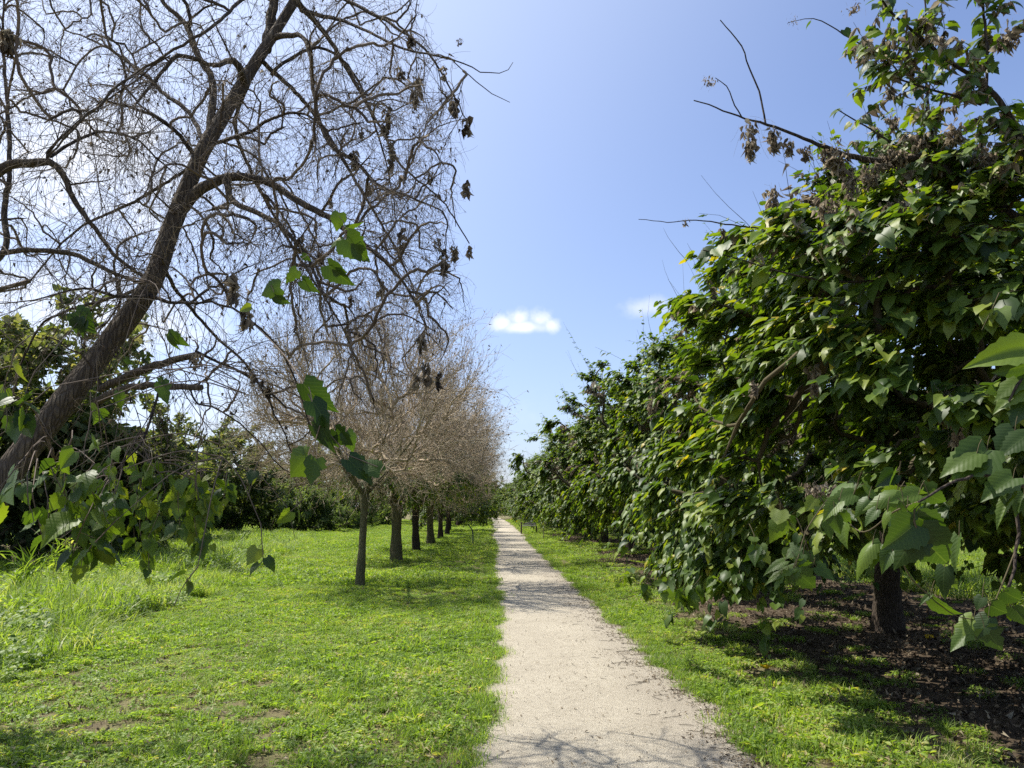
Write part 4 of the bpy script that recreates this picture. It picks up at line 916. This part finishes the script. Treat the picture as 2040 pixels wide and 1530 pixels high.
# ------------------------------------------------------------------ near mulberry on the right, trunk outside the frame
NR = np.array([5.4, 5.9, 0]); NT_ = empty('overhanging_mulberry_tree', tuple(NR))
tag(NT_, 'nearest leafy mulberry at right edge, big veined leaves and branches hung with dried webbed bunches', 'tree', 'leafy mulberry trees along the right side of the path')
r = np.random.default_rng(91)
mb = MB(); rough_tube(mb, resample(np.array([(0, 0, -.1), (-.1, .05, .8), (-.15, .05, 1.7)]), 20), [.3, .22, .21, .23], 18, .07, 9); obj('trunk', mb.mesh('trunk', M['barkdark']), NT_)
tops = NR+np.array([-.15, .05, 1.6])
rl = [
 [None, (2150, 520, 5.4, 34), (2000, 420, 5.4, 26), (1910, 365, 5.4, 22), (1850, 315, 5.4, 20), (1770, 322, 5.4, 18), (1690, 310, 5.4, 14), (1600, 275, 5.4, 9), (1525, 246, 5.4, 7), (1480, 235, 5.4, 5), (1420, 212, 5.4, 4), (1382, 200, 5.4, 3)],
 [(1525, 246, 5.4, 6), (1515, 190, 5.4, 5), (1495, 140, 5.4, 4.5), (1475, 90, 5.4, 4), (1435, 40, 5.4, 3)],
 [(1478, 234, 5.4, 4), (1462, 205, 5.4, 3.5), (1448, 172, 5.4, 3), (1425, 155, 5.4, 2)],
 [None, (2100, 420, 4.6, 30), (2020, 250, 4.6, 18), (1968, 175, 4.6, 15), (1900, 130, 4.6, 10), (1840, 80, 4.6, 9), (1780, 30, 4.6, 7), (1750, -10, 4.6, 5)],
 [(1965, 205, 4.6, 10), (1965, 90, 4.6, 8), (1955, -20, 4.6, 6)],
 [(1955, 208, 4.6, 9), (1880, 185, 4.6, 7), (1800, 160, 4.6, 5), (1740, 130, 4.6, 4)],
 [(1870, 330, 5.4, 9), (1855, 255, 5.4, 8), (1845, 150, 5.4, 7), (1845, 40, 5.4, 5), (1840, -30, 5.4, 4)],
 [(1795, 150, 5.2, 5), (1760, 110, 5.2, 4.5), (1700, 80, 5.2, 4), (1640, 42, 5.2, 3), (1605, 38, 5.2, 2), (1570, 45, 5.2, 1.5)],
 [None, (2100, 640, 5.0, 26), (1960, 600, 5.0, 14), (1850, 570, 5.0, 11), (1760, 600, 5.1, 8), (1640, 610, 5.2, 6)],
 [(1800, 440, 6.0, 8), (1700, 455, 6.0, 6), (1590, 462, 6.0, 4.5), (1460, 448, 6.0, 4), (1385, 438, 6.0, 3), (1330, 443, 6.0, 2.4), (1272, 437, 6.0, 1.6)],
 [None, (2200, 750, 3.4, 34), (2050, 950, 2.7, 26), (2010, 960, 2.6, 16), (1975, 945, 2.5, 10), (1900, 960, 2.3, 7), (1830, 1000, 2.2, 6)],
 [(2020, 980, 2.6, 10), (2030, 1080, 2.6, 9), (2000, 1200, 2.5, 6), (1960, 1270, 2.5, 4)],
 [None, (2250, 600, 3.2, 30), (2080, 720, 2.6, 12), (2030, 760, 2.5, 8), (2010, 800, 2.5, 5)],
 [(1760, 560, 5.1, 7), (1650, 560, 5.0, 6), (1550, 540, 5.0, 5), (1450, 510, 5.0, 4), (1400, 498, 5.0, 3)],
 [(1900, 365, 5.4, 9), (1800, 300, 5.6, 6), (1740, 262, 5.7, 5), (1668, 218, 5.7, 3)],
]
inits, il = [], []
for k, L in enumerate(rl):
    st = L[0] is None; P, R = pl_([q for q in L if q])
    if st: P = np.vstack([[tops-[0, 0, .1], (tops*.6+P[0]*.4)+[0, 0, .25]], P]); R = [.085, .06]+R
    n = max(14, int(path_len(P)/.05)); P, R = resample_r(P, R, n); P[2:-1] += np.random.default_rng(k).normal(0, .003, (n-3, 3))
    mb = MB(); rough_tube(mb, P-NR, R, 9 if max(R) > .02 else 6, .09, 70+k); obj('limb', mb.mesh('limb', M['barkdark']), NT_)
    inits.append(P); il.append(np.linspace(.3, 1.5, n))
tg = crown_targets(460, (5.0, 6.3, 2.8), (3.3, 2.7, 1.95), r, .4, .22, 1.15); tg = tg[~((tg[:, 1] < 4.4) & (tg[:, 0] < 3.6))]
def left_px(y): return np.interp(y, [0, 240, 310, 360, 420, 500, 560, 620, 700, 800, 1150], [1990, 1930, 1790, 1640, 1540, 1400, 1370, 1340, 1290, 1290, 1300])
a_, b_ = proj(tg); tg = tg[a_ > left_px(b_)+30]
P, C = connect(inits, il, tg, tops, 7, .1, r, .25); tw = MB(); tubes(tw, P-NR, np.minimum(.0055*np.sqrt(C/.22)+.002, .04), 5, r.uniform(.1, .6, len(P)))
c = np.array([5.0, 6.3, 2.6]); nsh = 4200; pi = r.integers(0, len(P), nsh); t = r.uniform(.35, 1, nsh)**.5*6; i = np.minimum(t.astype(int), 5); f = (t-i)[:, None]; b = P[pi, i]*(1-f)+P[pi, i+1]*f
D = norm((norm((b-c)/[3.2, 3, 2.6])*.9+norm(r.normal(0, 1, b.shape))*.75)*[1, 1, .4]+[0, 0, .1]); LL = r.uniform(.18, .55, nsh); LL[::30] = r.uniform(.7, 1.2, len(LL[::30])); S = shoots(b, D, LL, 5, -.3, .1, r)
fm = MB(); dm = MB(); a_, b_ = proj(S[:, -1]); kk = a_ > left_px(b_)-r.uniform(-30, 45, len(S)); S = S[kk]; b = b[kk]
shoot_leaves(fm, S-NR, 11, .15, .45, .26, False, 0, .75, c-NR, None, r, tm=MID)
tubes(tw, S-NR, taper(np.full(len(S), .004), np.full(len(S), .0014), 5), 3, r.uniform(.2, .9, len(S)))
obj('foliage', fm.mesh('foliage', M['leaf']), NT_)
# foreground leaves, veined
fm = MB(); 
def along(L, n, size, a=.2, tmu=.5, Yk=None):
    P, R = pl_([q for q in L if q]); S = resample(P, 9)[None]
    b, dd, ix, t = sub(S, n, 1.3, a, 1.0, r); d = norm(norm(dd*[1, 1, .3])*.8+np.array([-.3, -.1, -1.0])*r.uniform(.2, 1.2, n)[:, None]); N = norm(np.array([-.3, -.3, 1.])+r.normal(0, .35, (n, 3))); sz = size*r.uniform(.6, 1.15, n)
    pe = norm(dd)*(sz*.35)[:, None]; tubes(tw, np.stack([b, b+pe], 1)-NR, np.full((n, 2), .0014), 3, .9); leaves(fm, b+pe-NR, d, N, sz, np.clip(r.normal(tmu, .22, n), 0, .92), True, 0, r)
for k, nn, sz in [(3, 26, .13), (4, 16, .13), (5, 14, .11), (6, 22, .11), (7, 3, .08), (8, 30, .13), (13, 22, .12), (9, 4, .07), (14, 8, .1)]:
    along(rl[k], nn, sz, .25)
b_main = b
for k, ns in [(3, 20), (4, 9), (5, 13), (6, 10), (0, 26), (14, 10), (7, 5)]:
    P_, R__ = pl_([q for q in rl[k] if q]); b, dd, ix, t = sub(resample(P_, 10)[None], ns, 1.1, .05, .95, r); a_, b_ = proj(b); kk = a_ > 1690; b, dd = b[kk], dd[kk]
    S_ = shoots(b, dd+[-.1, 0, .35], r.uniform(.18, .5, len(b)), 6, -.2, .12, r); a_, b_ = proj(S_[:, -1]); S_ = S_[a_ > 1680]
    tubes(tw, S_-NR, taper(np.full(len(S_), .0035), np.full(len(S_), .0012), 6), 4, .4)
    b, dd, ix, t = sub(S_, 7, 1.2, .15, 1, r); n = len(b); d = norm(norm(dd*[1, 1, .3])*.8+np.array([-.2, -.1, -1.0])*r.uniform(.1, 1.0, n)[:, None])
    leaves(fm, b+norm(dd)*.03-NR, d, norm(np.array([-.3, -.2, 1.])+r.normal(0, .45, (n, 3))), r.uniform(.04, .115, n), np.clip(r.normal(.6, .22, n), 0, .95), True, 0, r)
    b, dd, ix, t = sub(S_, 12, 1.2, .15, 1, r); n = len(b); leaves(dm, b-NR, norm(dd*.5+[0, 0, -1]), norm(r.normal(0, 1, (n, 3))), r.uniform(.03, .09, n), r.uniform(.2, 1, n), tm=CURL, r=r, wid=.35)
b, dd, ix, t = sub(S[(b_main[:, 2] > 3.4) & (np.arange(len(S)) % 3 == 0)], 10, 1.2, .2, 1, r); n = len(b); hi = b[:, 2] > 2.6; b, dd = b[hi], dd[hi]; n = len(b)
leaves(dm, b-NR, norm(dd*.5+[0, 0, -1]), norm(r.normal(0, 1, (n, 3))), r.uniform(.03, .1, n), r.uniform(.2, 1, n), tm=CURL, r=r, wid=.4)
obj('dead_leaves', dm.mesh('dead_leaves', M['web'], True), NT_)
for pts in ([(1830, 1000, 2.2), (1818, 1030, 2.2), (1828, 1062, 2.2), (1795, 1090, 2.3), (1795, 1112, 2.4), (1816, 1153, 2.45), (1850, 1185, 2.5), (1900, 1225, 2.5), (1945, 1235, 2.5)], [(1830, 1000, 2.2), (1780, 1020, 2.4), (1720, 1060, 2.5), (1670, 1020, 2.7)], [(2030, 1080, 2.6), (1990, 1180, 2.55), (1962, 1240, 2.5)], [(1660, 980, 3.6), (1610, 1050, 3.5), (1590, 1110, 3.4), (1575, 1150, 3.4)]):
    s1 = resample(np.array([at(*q) for q in pts]), 24); tubes(tw, (s1-NR)[None], np.linspace(.0035, .0016, 24)[None], 5, .5)
for q in [(1829, 1060, 1899, 1143, 2.2, 1.05, .15, .1), (1832, 1064, 1779, 1114, 2.22, 1.0, .12, .3), (1822, 1045, 1766, 1094, 2.2, 1.1, .2, -.2), (1826, 1030, 1892, 1064, 2.2, 1.0, .15, .3), (1810, 1020, 1850, 1008, 2.2, .9, .4, .4), (1738, 1084, 1689, 1130, 2.4, .6, .75, .7), (1757, 1085, 1728, 1130, 2.4, .8, .5, .5), (1778, 1098, 1752, 1138, 2.35, .8, .3, .4),
          (1677, 1020, 1693, 1050, 2.6, .8, .4, .3), (1664, 1028, 1671, 1067, 2.6, .9, .25, .3), (1648, 1038, 1656, 1076, 2.7, .8, .3, .3), (1768, 1020, 1750, 1052, 2.4, .6, .7, .8), (1746, 1016, 1720, 1044, 2.4, .7, .4, .5), (1672, 1000, 1636, 1032, 2.6, .8, .6, .5), (1808, 1022, 1802, 1050, 2.2, .5, .3, .8), (1911, 1070, 1896, 1142, 2.3, .5, .45, .9), (1882, 1130, 1870, 1192, 2.35, .7, .0, .4), (1893, 1148, 1901, 1178, 2.35, .8, .6, .5),
          (1858, 1190, 1918, 1240, 2.5, .5, .5, .6), (1854, 1186, 1829, 1206, 2.5, .45, .3, .6), (1940, 1232, 1896, 1268, 2.5, .8, .8, .4), (1932, 1252, 1892, 1298, 2.5, .7, .5, .4), (1969, 1230, 1942, 1268, 2.45, 1.0, .1, .3), (1962, 1252, 1997, 1298, 2.45, 1.1, .1, .2), (1973, 1206, 2012, 1228, 2.45, 1.1, .1, .3), (1957, 1190, 1943, 1214, 2.45, 1.0, .1, .3), (2000, 1178, 2040, 1204, 2.45, 1.0, .1, .3), (2020, 1210, 2045, 1250, 2.5, 1, .1, .4),
          (2048, 700, 1936, 714, 2.5, .7, .75, .5), (2046, 728, 1977, 744, 2.5, .7, .3, -.4), (2044, 750, 1985, 782, 2.5, .8, .6, .5), (2048, 768, 1979, 808, 2.5, .7, .7, .6), (1966, 896, 1898, 957, 2.4, 1.0, .4, .2), (1946, 903, 1873, 936, 2.4, .8, .6, .6), (1958, 922, 1912, 947, 2.4, .8, .5, .6), (2018, 953, 1953, 994, 2.4, .8, .4, .5), (2018, 965, 1996, 1006, 2.4, .7, .5, .6), (2017, 986, 1979, 1050, 2.4, .45, .6, .7), (2022, 858, 1985, 906, 2.45, 1.1, .1, .2), (2045, 868, 1992, 902, 2.4, .8, .2, .4), (2040, 985, 2018, 1024, 2.4, .8, .3, .4), (2040, 800, 2015, 850, 2.5, .9, .1, .3),
          (1592, 1142, 1629, 1178, 3.4, 1.1, .3, .1), (1580, 1131, 1521, 1150, 3.4, .45, .6, .7), (1572, 1146, 1579, 1172, 3.4, .8, .4, .4), (1556, 1150, 1542, 1178, 3.4, .6, .5, .6), (1564, 1118, 1518, 1138, 3.4, .5, .6, .7), (1590, 1120, 1622, 1126, 3.4, .7, .3, .5), (1600, 1104, 1580, 1128, 3.4, .9, .4, .3), (1586, 1130, 1560, 1160, 3.4, .8, .5, .4),
          (1700, 985, 1650, 1000, 2.9, .8, .5, .4), (1730, 995, 1700, 1020, 2.7, .8, .4, .4), (1790, 985, 1730, 995, 2.5, .7, .6, .5), (1830, 985, 1770, 1000, 2.4, .8, .6, .4), (1850, 985, 1890, 1010, 2.4, .9, .2, .3), (1800, 1000, 1812, 1032, 2.3, .9, .3, .3)]:
    one(fm, tw, NR, *q)
for (x, y, Y, n, s) in [(1350, 1175, 7.2, 9, .16), (1390, 1160, 7.3, 8, .16), (1290, 1150, 8.0, 8, .15), (1430, 1155, 7.5, 8, .16), (1480, 1150, 7.6, 8, .15), (1330, 1150, 7.6, 8, .15), (1250, 1140, 9.5, 8, .15), (1600, 1060, 3.5, 4, .11), (1560, 1000, 4.2, 5, .13), (1640, 1000, 3.6, 5, .13), (1500, 1060, 5, 6, .13), (1700, 960, 3.2, 5, .14), (1790, 950, 3.0, 5, .14)]:
    spray(fm, tw, x, y, Y, n, s, r, .8, .5, .5, .14, True, NR)
obj('near_foliage', fm.mesh('near_foliage', M['leafnear'], True, True), NT_)
for (x, y, Y, ln, wd) in [(1492, 245, 5.4, 80, 28), (1540, 255, 5.4, 52, 24), (1572, 280, 5.4, 30, 20), (1605, 292, 5.4, 26, 22), (1655, 290, 5.4, 44, 46), (1672, 310, 5.4, 40, 40), (1690, 335, 5.4, 70, 26), (1730, 330, 5.4, 44, 44), (1760, 305, 5.4, 30, 50), (1790, 300, 5.4, 30, 44), (1835, 210, 5.4, 34, 34), (1865, 215, 5.4, 26, 24), (1778, 230, 5.3, 28, 22), (1770, 170, 5.3, 26, 20),
    (1412, 155, 5.4, 14, 30), (1900, 250, 5.2, 36, 60), (1960, 290, 5.2, 50, 50), (1830, 270, 5.4, 30, 50), (1540, 375, 5.8, 40, 30), (1595, 455, 6.0, 30, 20), (1365, 438, 6.0, 12, 16), (1440, 455, 6, 20, 6), (1620, 730, 5.2, 50, 20), (1500, 760, 5.2, 26, 14), (1620, 960, 4.5, 24, 50), (1660, 965, 4.5, 20, 50), (1890, 790, 4.6, 50, 50), (1905, 850, 4.6, 60, 16), (1720, 100, 5.1, 26, 40), (1580, 40, 5.2, 8, 26), (1700, 10, 5.1, 16, 40), (1300, 790, 6.8, 36, 26), (1650, 400, 5.6, 40, 50), (2000, 60, 4.8, 40, 60), (1790, 400, 5.4, 30, 60)]:
    tatter(NT_, NR, at(x, y, Y), ln*Y/F, wd*Y/F, int(14+ln*wd/38), r, M['web'])
b = b_main; m = b[:, 2] > 3.7; bt = S[m][:, -1][:160]; SS = shoots(bt, norm(np.array([-.2, 0, 1.0])+norm(bt-c)*.9+r.normal(0, .3, bt.shape)), r.uniform(.2, .7, len(bt)), 5, .1, .1, r); tubes(tw, SS-NR, taper(np.full(len(bt), .003), np.full(len(bt), .001), 5), 3, r.uniform(0, .6, len(bt)))
obj('twigs', tw.mesh('twigs', M['twiggreen']), NT_)

# ------------------------------------------------------------------ trees and bushes at the back of the meadow
def bushy(seed, rad, rz, zc, n, lsize, mat, ntar=120, trunk_h=1.2, lump=.3, tr=.16, fine=False):
    r = np.random.default_rng(seed); top = np.array([0, 0, trunk_h]); c = np.array([0, 0, zc]); tg = crown_targets(ntar, c, (rad, rad, rz), r, .3, lump, .15)
    T = resample(np.array([[0, 0, -.1], [.05, 0, trunk_h*.6], top]), 6); tm = trunk_mesh(T, [tr, tr*.8, tr*.7], seed, M['barkdark'], 1.2, sides=10)
    P, C = connect([T], [np.linspace(0, 1, 6)], tg, top, 6, .1, r); mb = MB(); tubes(mb, P, np.minimum(.012*np.sqrt(C/.22), tr*.6), 4, .3)
    # clumps of leaves around the branch ends
    k = r.integers(0, len(P), n); t = r.uniform(.35, 1.0, n)*5; i = np.minimum(t.astype(int), 4); f = (t-i)[:, None]; b = P[k, i]*(1-f)+P[k, i+1]*f
    s = .10*rad; b = b+norm(r.normal(0, 1, b.shape))*r.random((n, 1))**.5*s*[1.2, 1.2, .8]; b[:, 2] = np.maximum(b[:, 2], .05)
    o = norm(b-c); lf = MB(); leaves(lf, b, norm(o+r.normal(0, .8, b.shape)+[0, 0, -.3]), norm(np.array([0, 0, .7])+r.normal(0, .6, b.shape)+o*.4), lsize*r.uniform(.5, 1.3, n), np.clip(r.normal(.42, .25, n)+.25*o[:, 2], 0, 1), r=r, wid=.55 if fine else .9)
    return tm, mb.mesh('branches', M['twiggreen']), lf.mesh('foliage', mat)
K1 = bushy(301, 3.2, 3.2, 3.6, 15000, .20, M['backleaf'], 150, 1.0, .3); K2 = bushy(302, 3.4, 2.9, 3.3, 15000, .20, M['backleaf'], 130, .8, .4); K3 = bushy(303, 2.6, 3.6, 4.1, 12000, .18, M['backleaf'], 130, 1.2, .3)
S1_ = bushy(304, 2.2, 1.35, 1.35, 9000, .15, M['shrubleaf'], 120, .3, .3, .06, True); S2_ = bushy(305, 2.0, 1.2, 1.2, 9000, .13, M['shrubleaf'], 120, .3, .35, .06, True)
BT = ['trunk', 'branches', 'foliage']
def big(px_, Y, rot, s, ms, name, lab, cat, grp, sz=1.0):
    q = at(px_, 1012, Y); plant(name, ms, BT, (q[0], Y, 0), rot, (s, s, s*sz), label=lab, cat=cat, group=grp)
G1 = 'dark trees behind the meadow on the left'
for (px_, Y, rot, s, ms, sz, lab) in [
    (-110, 21, .3, 1.15, K2, 1.0, 'dark spreading tree at the left frame edge, foremost of the background trees'),
    (45, 23, 1.2, 1.12, K1, .95, 'tall dark tree behind the foot of the leaning trunk'),
    (190, 24.5, 2.4, .92, K2, .85, 'rounded dark tree just right of the leaning trunk, above tall weeds'),
    (-60, 30, 2.2, 1.3, K3, 1.0, 'high dark tree crown standing behind the left edge trees'),
    (300, 34, .8, .88, K1, .85, 'green tree behind the hanging leafy curtain at left'),
    (395, 40, 1.9, .9, K3, .82, 'pointed dark tree in the middle of the left background'),
    (455, 46, 3.0, 1.0, K1, .92, 'broad dark tree with rounded top left of the shrubs'),
    (555, 60, .1, 1.15, K2, .85, 'dark tree directly behind the pale shrubs, left one'),
    (640, 66, 4.0, 1.15, K1, .85, 'dark tree behind the shrubs and left of the first upright bare trunk'),
    (715, 74, 5.0, 1.2, K2, .85, 'dark tree far behind the first upright bare trunk'),
    (790, 84, .9, 1.25, K1, .85, 'far dark tree seen between the first and second bare trunks'),
    (860, 95, 1.5, 1.3, K2, .85, 'far dark tree seen behind the third and fourth bare trunks'),
    (925, 112, 2.5, 1.3, K1, .85, 'farthest dark tree left of the path')]:
    big(px_, Y, rot, s, ms, 'background_tree', lab, 'tree', G1, sz)
for (px_, Y, rot, s, ms, sz, lab) in [
    (245, 27, .3, .85, S1_, 1.0, 'low dark bush under the hanging curtain of leaves'),
    (330, 36, 1.1, .95, S2_, 1.1, 'rough bush behind the tip of the hanging leaves'),
    (478, 50, .5, 1.1, S1_, 1.15, 'leftmost pale green shrub at the back of the meadow'),
    (540, 50, 1.8, 1.15, S2_, 1.2, 'pale green shrub second from left at the back of the meadow'),
    (600, 51, 2.9, 1.15, S1_, 1.1, 'pale green shrub third from left, right of the dangling single sprig'),
    (655, 52, 4.0, 1.0, S2_, 1.1, 'rightmost pale green shrub left of the slender bare trunk'),
    (708, 58, 2.2, 1.25, S1_, 1.2, 'green shrub just left of the slender bare trunk, behind the others'), (770, 70, 1.2, 1.5, S2_, 1.2, 'far green shrub seen between the first and second upright trunks'),
    (420, 46, 4.0, 1.0, S2_, 1.1, 'dark olive shrub left of the pale shrub row')]:
    big(px_, Y, rot, s, ms, 'shrub', lab, 'bush', 'shrubs at the back of the meadow', sz)
for (x, Y, rot, s, ms, lab) in [
    (15.5, 18.5, .2, 1.0, K1, 'dark tree behind the right row, seen at right edge under the leaves'), (19.5, 24, 1.2, 1.2, K2, 'dark tree behind the right row, second from the right edge'), (17, 31, 2.2, 1.1, K1, 'dark tree behind the right row beyond its second trunk'),
    (16, 39, 3.3, 1.1, K3, 'dark tree behind the right row beyond its third trunk'), (15, 48, 4.2, 1.2, K2, 'dark tree behind the right row beyond its fourth trunk'), (14, 60, 5.2, 1.2, K1, 'dark tree far behind the right row'), (-1.5, 182, 1.2, 1.3, K1, 'dark tree closing the end of the path'), (5.5, 172, 2.2, 1.3, K2, 'dark tree just right of the far end of the path'), (-14, 150, 1.9, 1.5, K1, 'dark tree left of the far end of the path beyond the fence'), (-7, 168, 3.2, 1.4, K2, 'dark tree beyond the end of the path on the left')]:
    plant('background_tree', ms, BT, (x, Y, 0), rot, (s, s, s), label=lab, cat='tree', group='dark trees beyond the right row and at the end of the path')

for (x, Y, rot, s, ms, lab) in [(-5, 160, .2, 2.0, S1_, 'bush at the far end of the path, left one'), (-1.0, 166, 1.5, 2.2, S2_, 'bush closing the far end of the path'), (3.5, 160, 2.6, 2.0, S1_, 'bush at the far end of the path, right one')]:
    plant('shrub', ms, BT, (x, Y, 0), rot, (s, s, s), label=lab, cat='bush', group='bushes at the end of the path')
# ------------------------------------------------------------------ posts, fence piece, small plants
def simple(name, n, s, c, rough=.6):
    m, nt, out = newmat(name); p = nt.nodes.new('ShaderNodeBsdfPrincipled'); p.inputs['Roughness'].default_value = rough
    t = nt.nodes.new('ShaderNodeTexCoord'); f = noise_(nt, t.outputs['Object'], n, 5, .65); nt.links.new(ramp(nt, f, [(.3, tuple(x*s for x in c)), (.7, c)]), p.inputs['Base Color']); nt.links.new(p.outputs[0], out.inputs['Surface']); return m
M['paint'] = simple('faded_green_metal', 20, .5, (.10, .15, .10)); M['wood'] = simple('weathered_wood', 12, .5, (.16, .13, .10), .9); M['board'] = simple('pale_board', 9, .7, (.32, .32, .29), .7)
q = at(942, 1090, 31.5); e = empty('bent_post', (q[0], 31.5, 0)); mb = MB()
rough_tube(mb, np.array([(0, 0, -.05), (0, 0, .45), (-.02, 0, .72)]), [.028, .028], 8, .01, 1); obj('post', mb.mesh('post', M['paint']), e)
mb = MB(); rough_tube(mb, np.array([(-.02, 0, .70), (-.12, 0, .83), (-.2, 0, .95)]), [.024, .018], 8, .01, 2); obj('bent_tip', mb.mesh('bent_tip', M['paint']), e)
tag(e, 'thin green metal post with bent tip standing in the grass left of the path', 'post')
q = at(1034, 1060, 48); e = empty('low_bench', (q[0]+.15, 48, 0))
def boxmesh(name, boxes, mat, bev=.006):
    import bmesh
    bm = bmesh.new()
    for (cx, cy, cz, sx, sy, sz) in boxes:
        bmesh.ops.create_cube(bm, size=1, matrix=Matrix.Translation((cx, cy, cz)) @ Matrix.Diagonal((sx, sy, sz, 1)))
    bmesh.ops.bevel(bm, geom=bm.edges[:], offset=bev, segments=1, affect='EDGES')
    me = bpy.data.meshes.new(name); bm.to_mesh(me); bm.free(); me.materials.append(mat); return me
obj('leg', boxmesh('leg', [(0, 0, .36, .10, .10, .74)], M['wood']), e); obj('leg', boxmesh('leg', [(.95, 0, .23, .08, .10, .48)], M['wood']), e)
obj('seat', boxmesh('seat', [(.5, -.02, .50, .86, .34, .06)], M['board']), e); obj('backrest', boxmesh('backrest', [(.5, .1, .62, .80, .03, .12)], M['board']), e)
tag(e, 'small pale bench with dark leg beside the right edge of the path, far off', 'bench')
q = at(1083, 1075, 38); e = obj('thin_stake', None) if False else None
mb = MB(); rough_tube(mb, np.array([(0, 0, -.05), (.01, 0, .4), (-.02, 0, .8)]), [.022, .018], 6, .03, 4)
o = obj('thin_stake', mb.mesh('thin_stake', M['wood']), None, (q[0], 38, 0)); tag(o, 'thin dark stake in the grass under the right-hand trees', 'stake')
e = empty('wooden_fence', (-6.2, 70, 0)); 
for k in range(5): obj('post', boxmesh('post', [(k*1.4, 0, .5, .10, .10, 1.0)], M['wood']), e)
for z in (.5, .85): obj('rail', boxmesh('rail', [(2.8, -.06, z, 5.7, .05, .10)], M['wood']), e)
tag(e, 'dark wooden rail fence under the trees left of the far path', 'fence')
# bright yellow squash-like flower in the shaded grass
M['yellow'] = leafmat('yellow_petal', [(0, (.65, .42, .01)), (1, (.8, .6, .02))], .4, (1.1, 1.1, .8), .6, .2)
r = np.random.default_rng(3); q = at(1526, 1362, 7.1); q = at(1526, 1358, 7.0); gy = 1.6/(-(ray(1526, 1358)[2]/ray(1526, 1358)[1])); q = at(1526, 1358, gy)
e = empty('yellow_flower', (q[0], q[1], 0)); n = 6; a = np.arange(n)*2*math.pi/n; mb = MB()
leaves(mb, np.tile([0, 0, .12], (n, 1))+np.stack([np.cos(a), np.sin(a), 0*a], 1)*.008, np.stack([np.cos(a), np.sin(a), np.full(n, .9)], 1), np.stack([-np.cos(a), -np.sin(a), np.full(n, 1.)], 1), np.full(n, .065), np.linspace(0, 1, n), r=r); obj('petals', mb.mesh('petals', M['yellow']), e)
mb = MB(); tubes(mb, np.array([[(0, 0, -.01), (.004, 0, .06), (0, 0, .122)]]), np.full((1, 3), .003), 5, .8); obj('stem', mb.mesh('stem', M['twiggreen']), e)
tag(e, 'single bright yellow flower at the shaded edge of the grass right of the path', 'flower')
# fallen yellow leaves
for k, (x, y, lab) in enumerate([(1845, 1272, 'fallen yellow leaf on dark litter right of the big trunk'), (1872, 1275, 'smaller fallen yellow leaf, rightmost of the two right of the big trunk'), (1640, 1302, 'fallen yellowish leaf on the litter left of the big trunk')]):
    d = ray(x, y); gy = d[1]*1.6/-d[2]; q = at(x, y, gy); mb = MB()
    leaves(mb, np.array([[0, 0, .02]]), np.array([[.9, -.3+k*.4, .1]]), np.array([[0, -.3, 1.]]), np.array([.13-.02*k]), np.array([.3+.3*k]), True, 0, r)
    tag(obj('fallen_leaf', mb.mesh('fallen_leaf', M['yellow'], True, True), None, (q[0], q[1], 0)), lab, 'leaf', 'fallen yellow leaves')
# weeds with feathery heads standing above the tall grass
M['seed'] = twigmat('seed_head', [(0, (.25, .2, .12)), (1, (.42, .36, .22))], .9, .3)
for k, (x, y, h, lab) in enumerate([(60, 1175, 1.0, 'tall reed-like weed with drooping seed head at far left before the dark trees'), (105, 1165, .95, 'arching tall grass weed right of the leftmost seed-headed weed'), (28, 1190, .8, 'brown-headed grass weed at the left frame edge'), (140, 1160, .85, 'tall pale grass weed below the leftmost hanging leaves')]):
    r = np.random.default_rng(400+k); d = ray(x, y); gy = min(17, d[1]*1.6/-d[2]); q = at(x, y, gy); e = empty('tall_weed', (q[0], q[1], 0)); mb = MB()
    S = shoots(np.zeros((5, 3))+r.normal(0, .05, (5, 3))*[1, 1, 0], np.tile([0, 0, 1.], (5, 1))+r.normal(0, .2, (5, 3)), r.uniform(.75, 1.15, 5)*h, 9, -.6, .05, r)
    tubes(mb, S, taper(np.full(5, .006), np.full(5, .002), 9), 4, .9); obj('stem', mb.mesh('stem', M['twiggreen']), e)
    mb = MB(); b, dd, ix, t = sub(S, 9, .7, .1, .9, r); n = len(b); leaves(mb, b, norm(dd+[0, 0, .3]), norm(r.normal(0, .5, (n, 3))+[0, 0, 1]), r.uniform(.2, .4, n), r.uniform(.2, .9, n), r=r, wid=.12, tm=[tmpl_low(.2, .6)]); obj('blades', mb.mesh('blades', M['tall']), e)
    mb = MB(); b, dd, ix, t = sub(S[:3], 40, 1.2, .85, 1, r); n = len(b); leaves(mb, b, norm(dd+[0, 0, -.2]), norm(r.normal(0, 1, (n, 3))), r.uniform(.02, .07, n), r.random(n), r=r, wid=.2); obj('seed_head', mb.mesh('seed_head', M['seed']), e)
    tag(e, lab, 'weed', 'tall weeds in front of the dark trees')
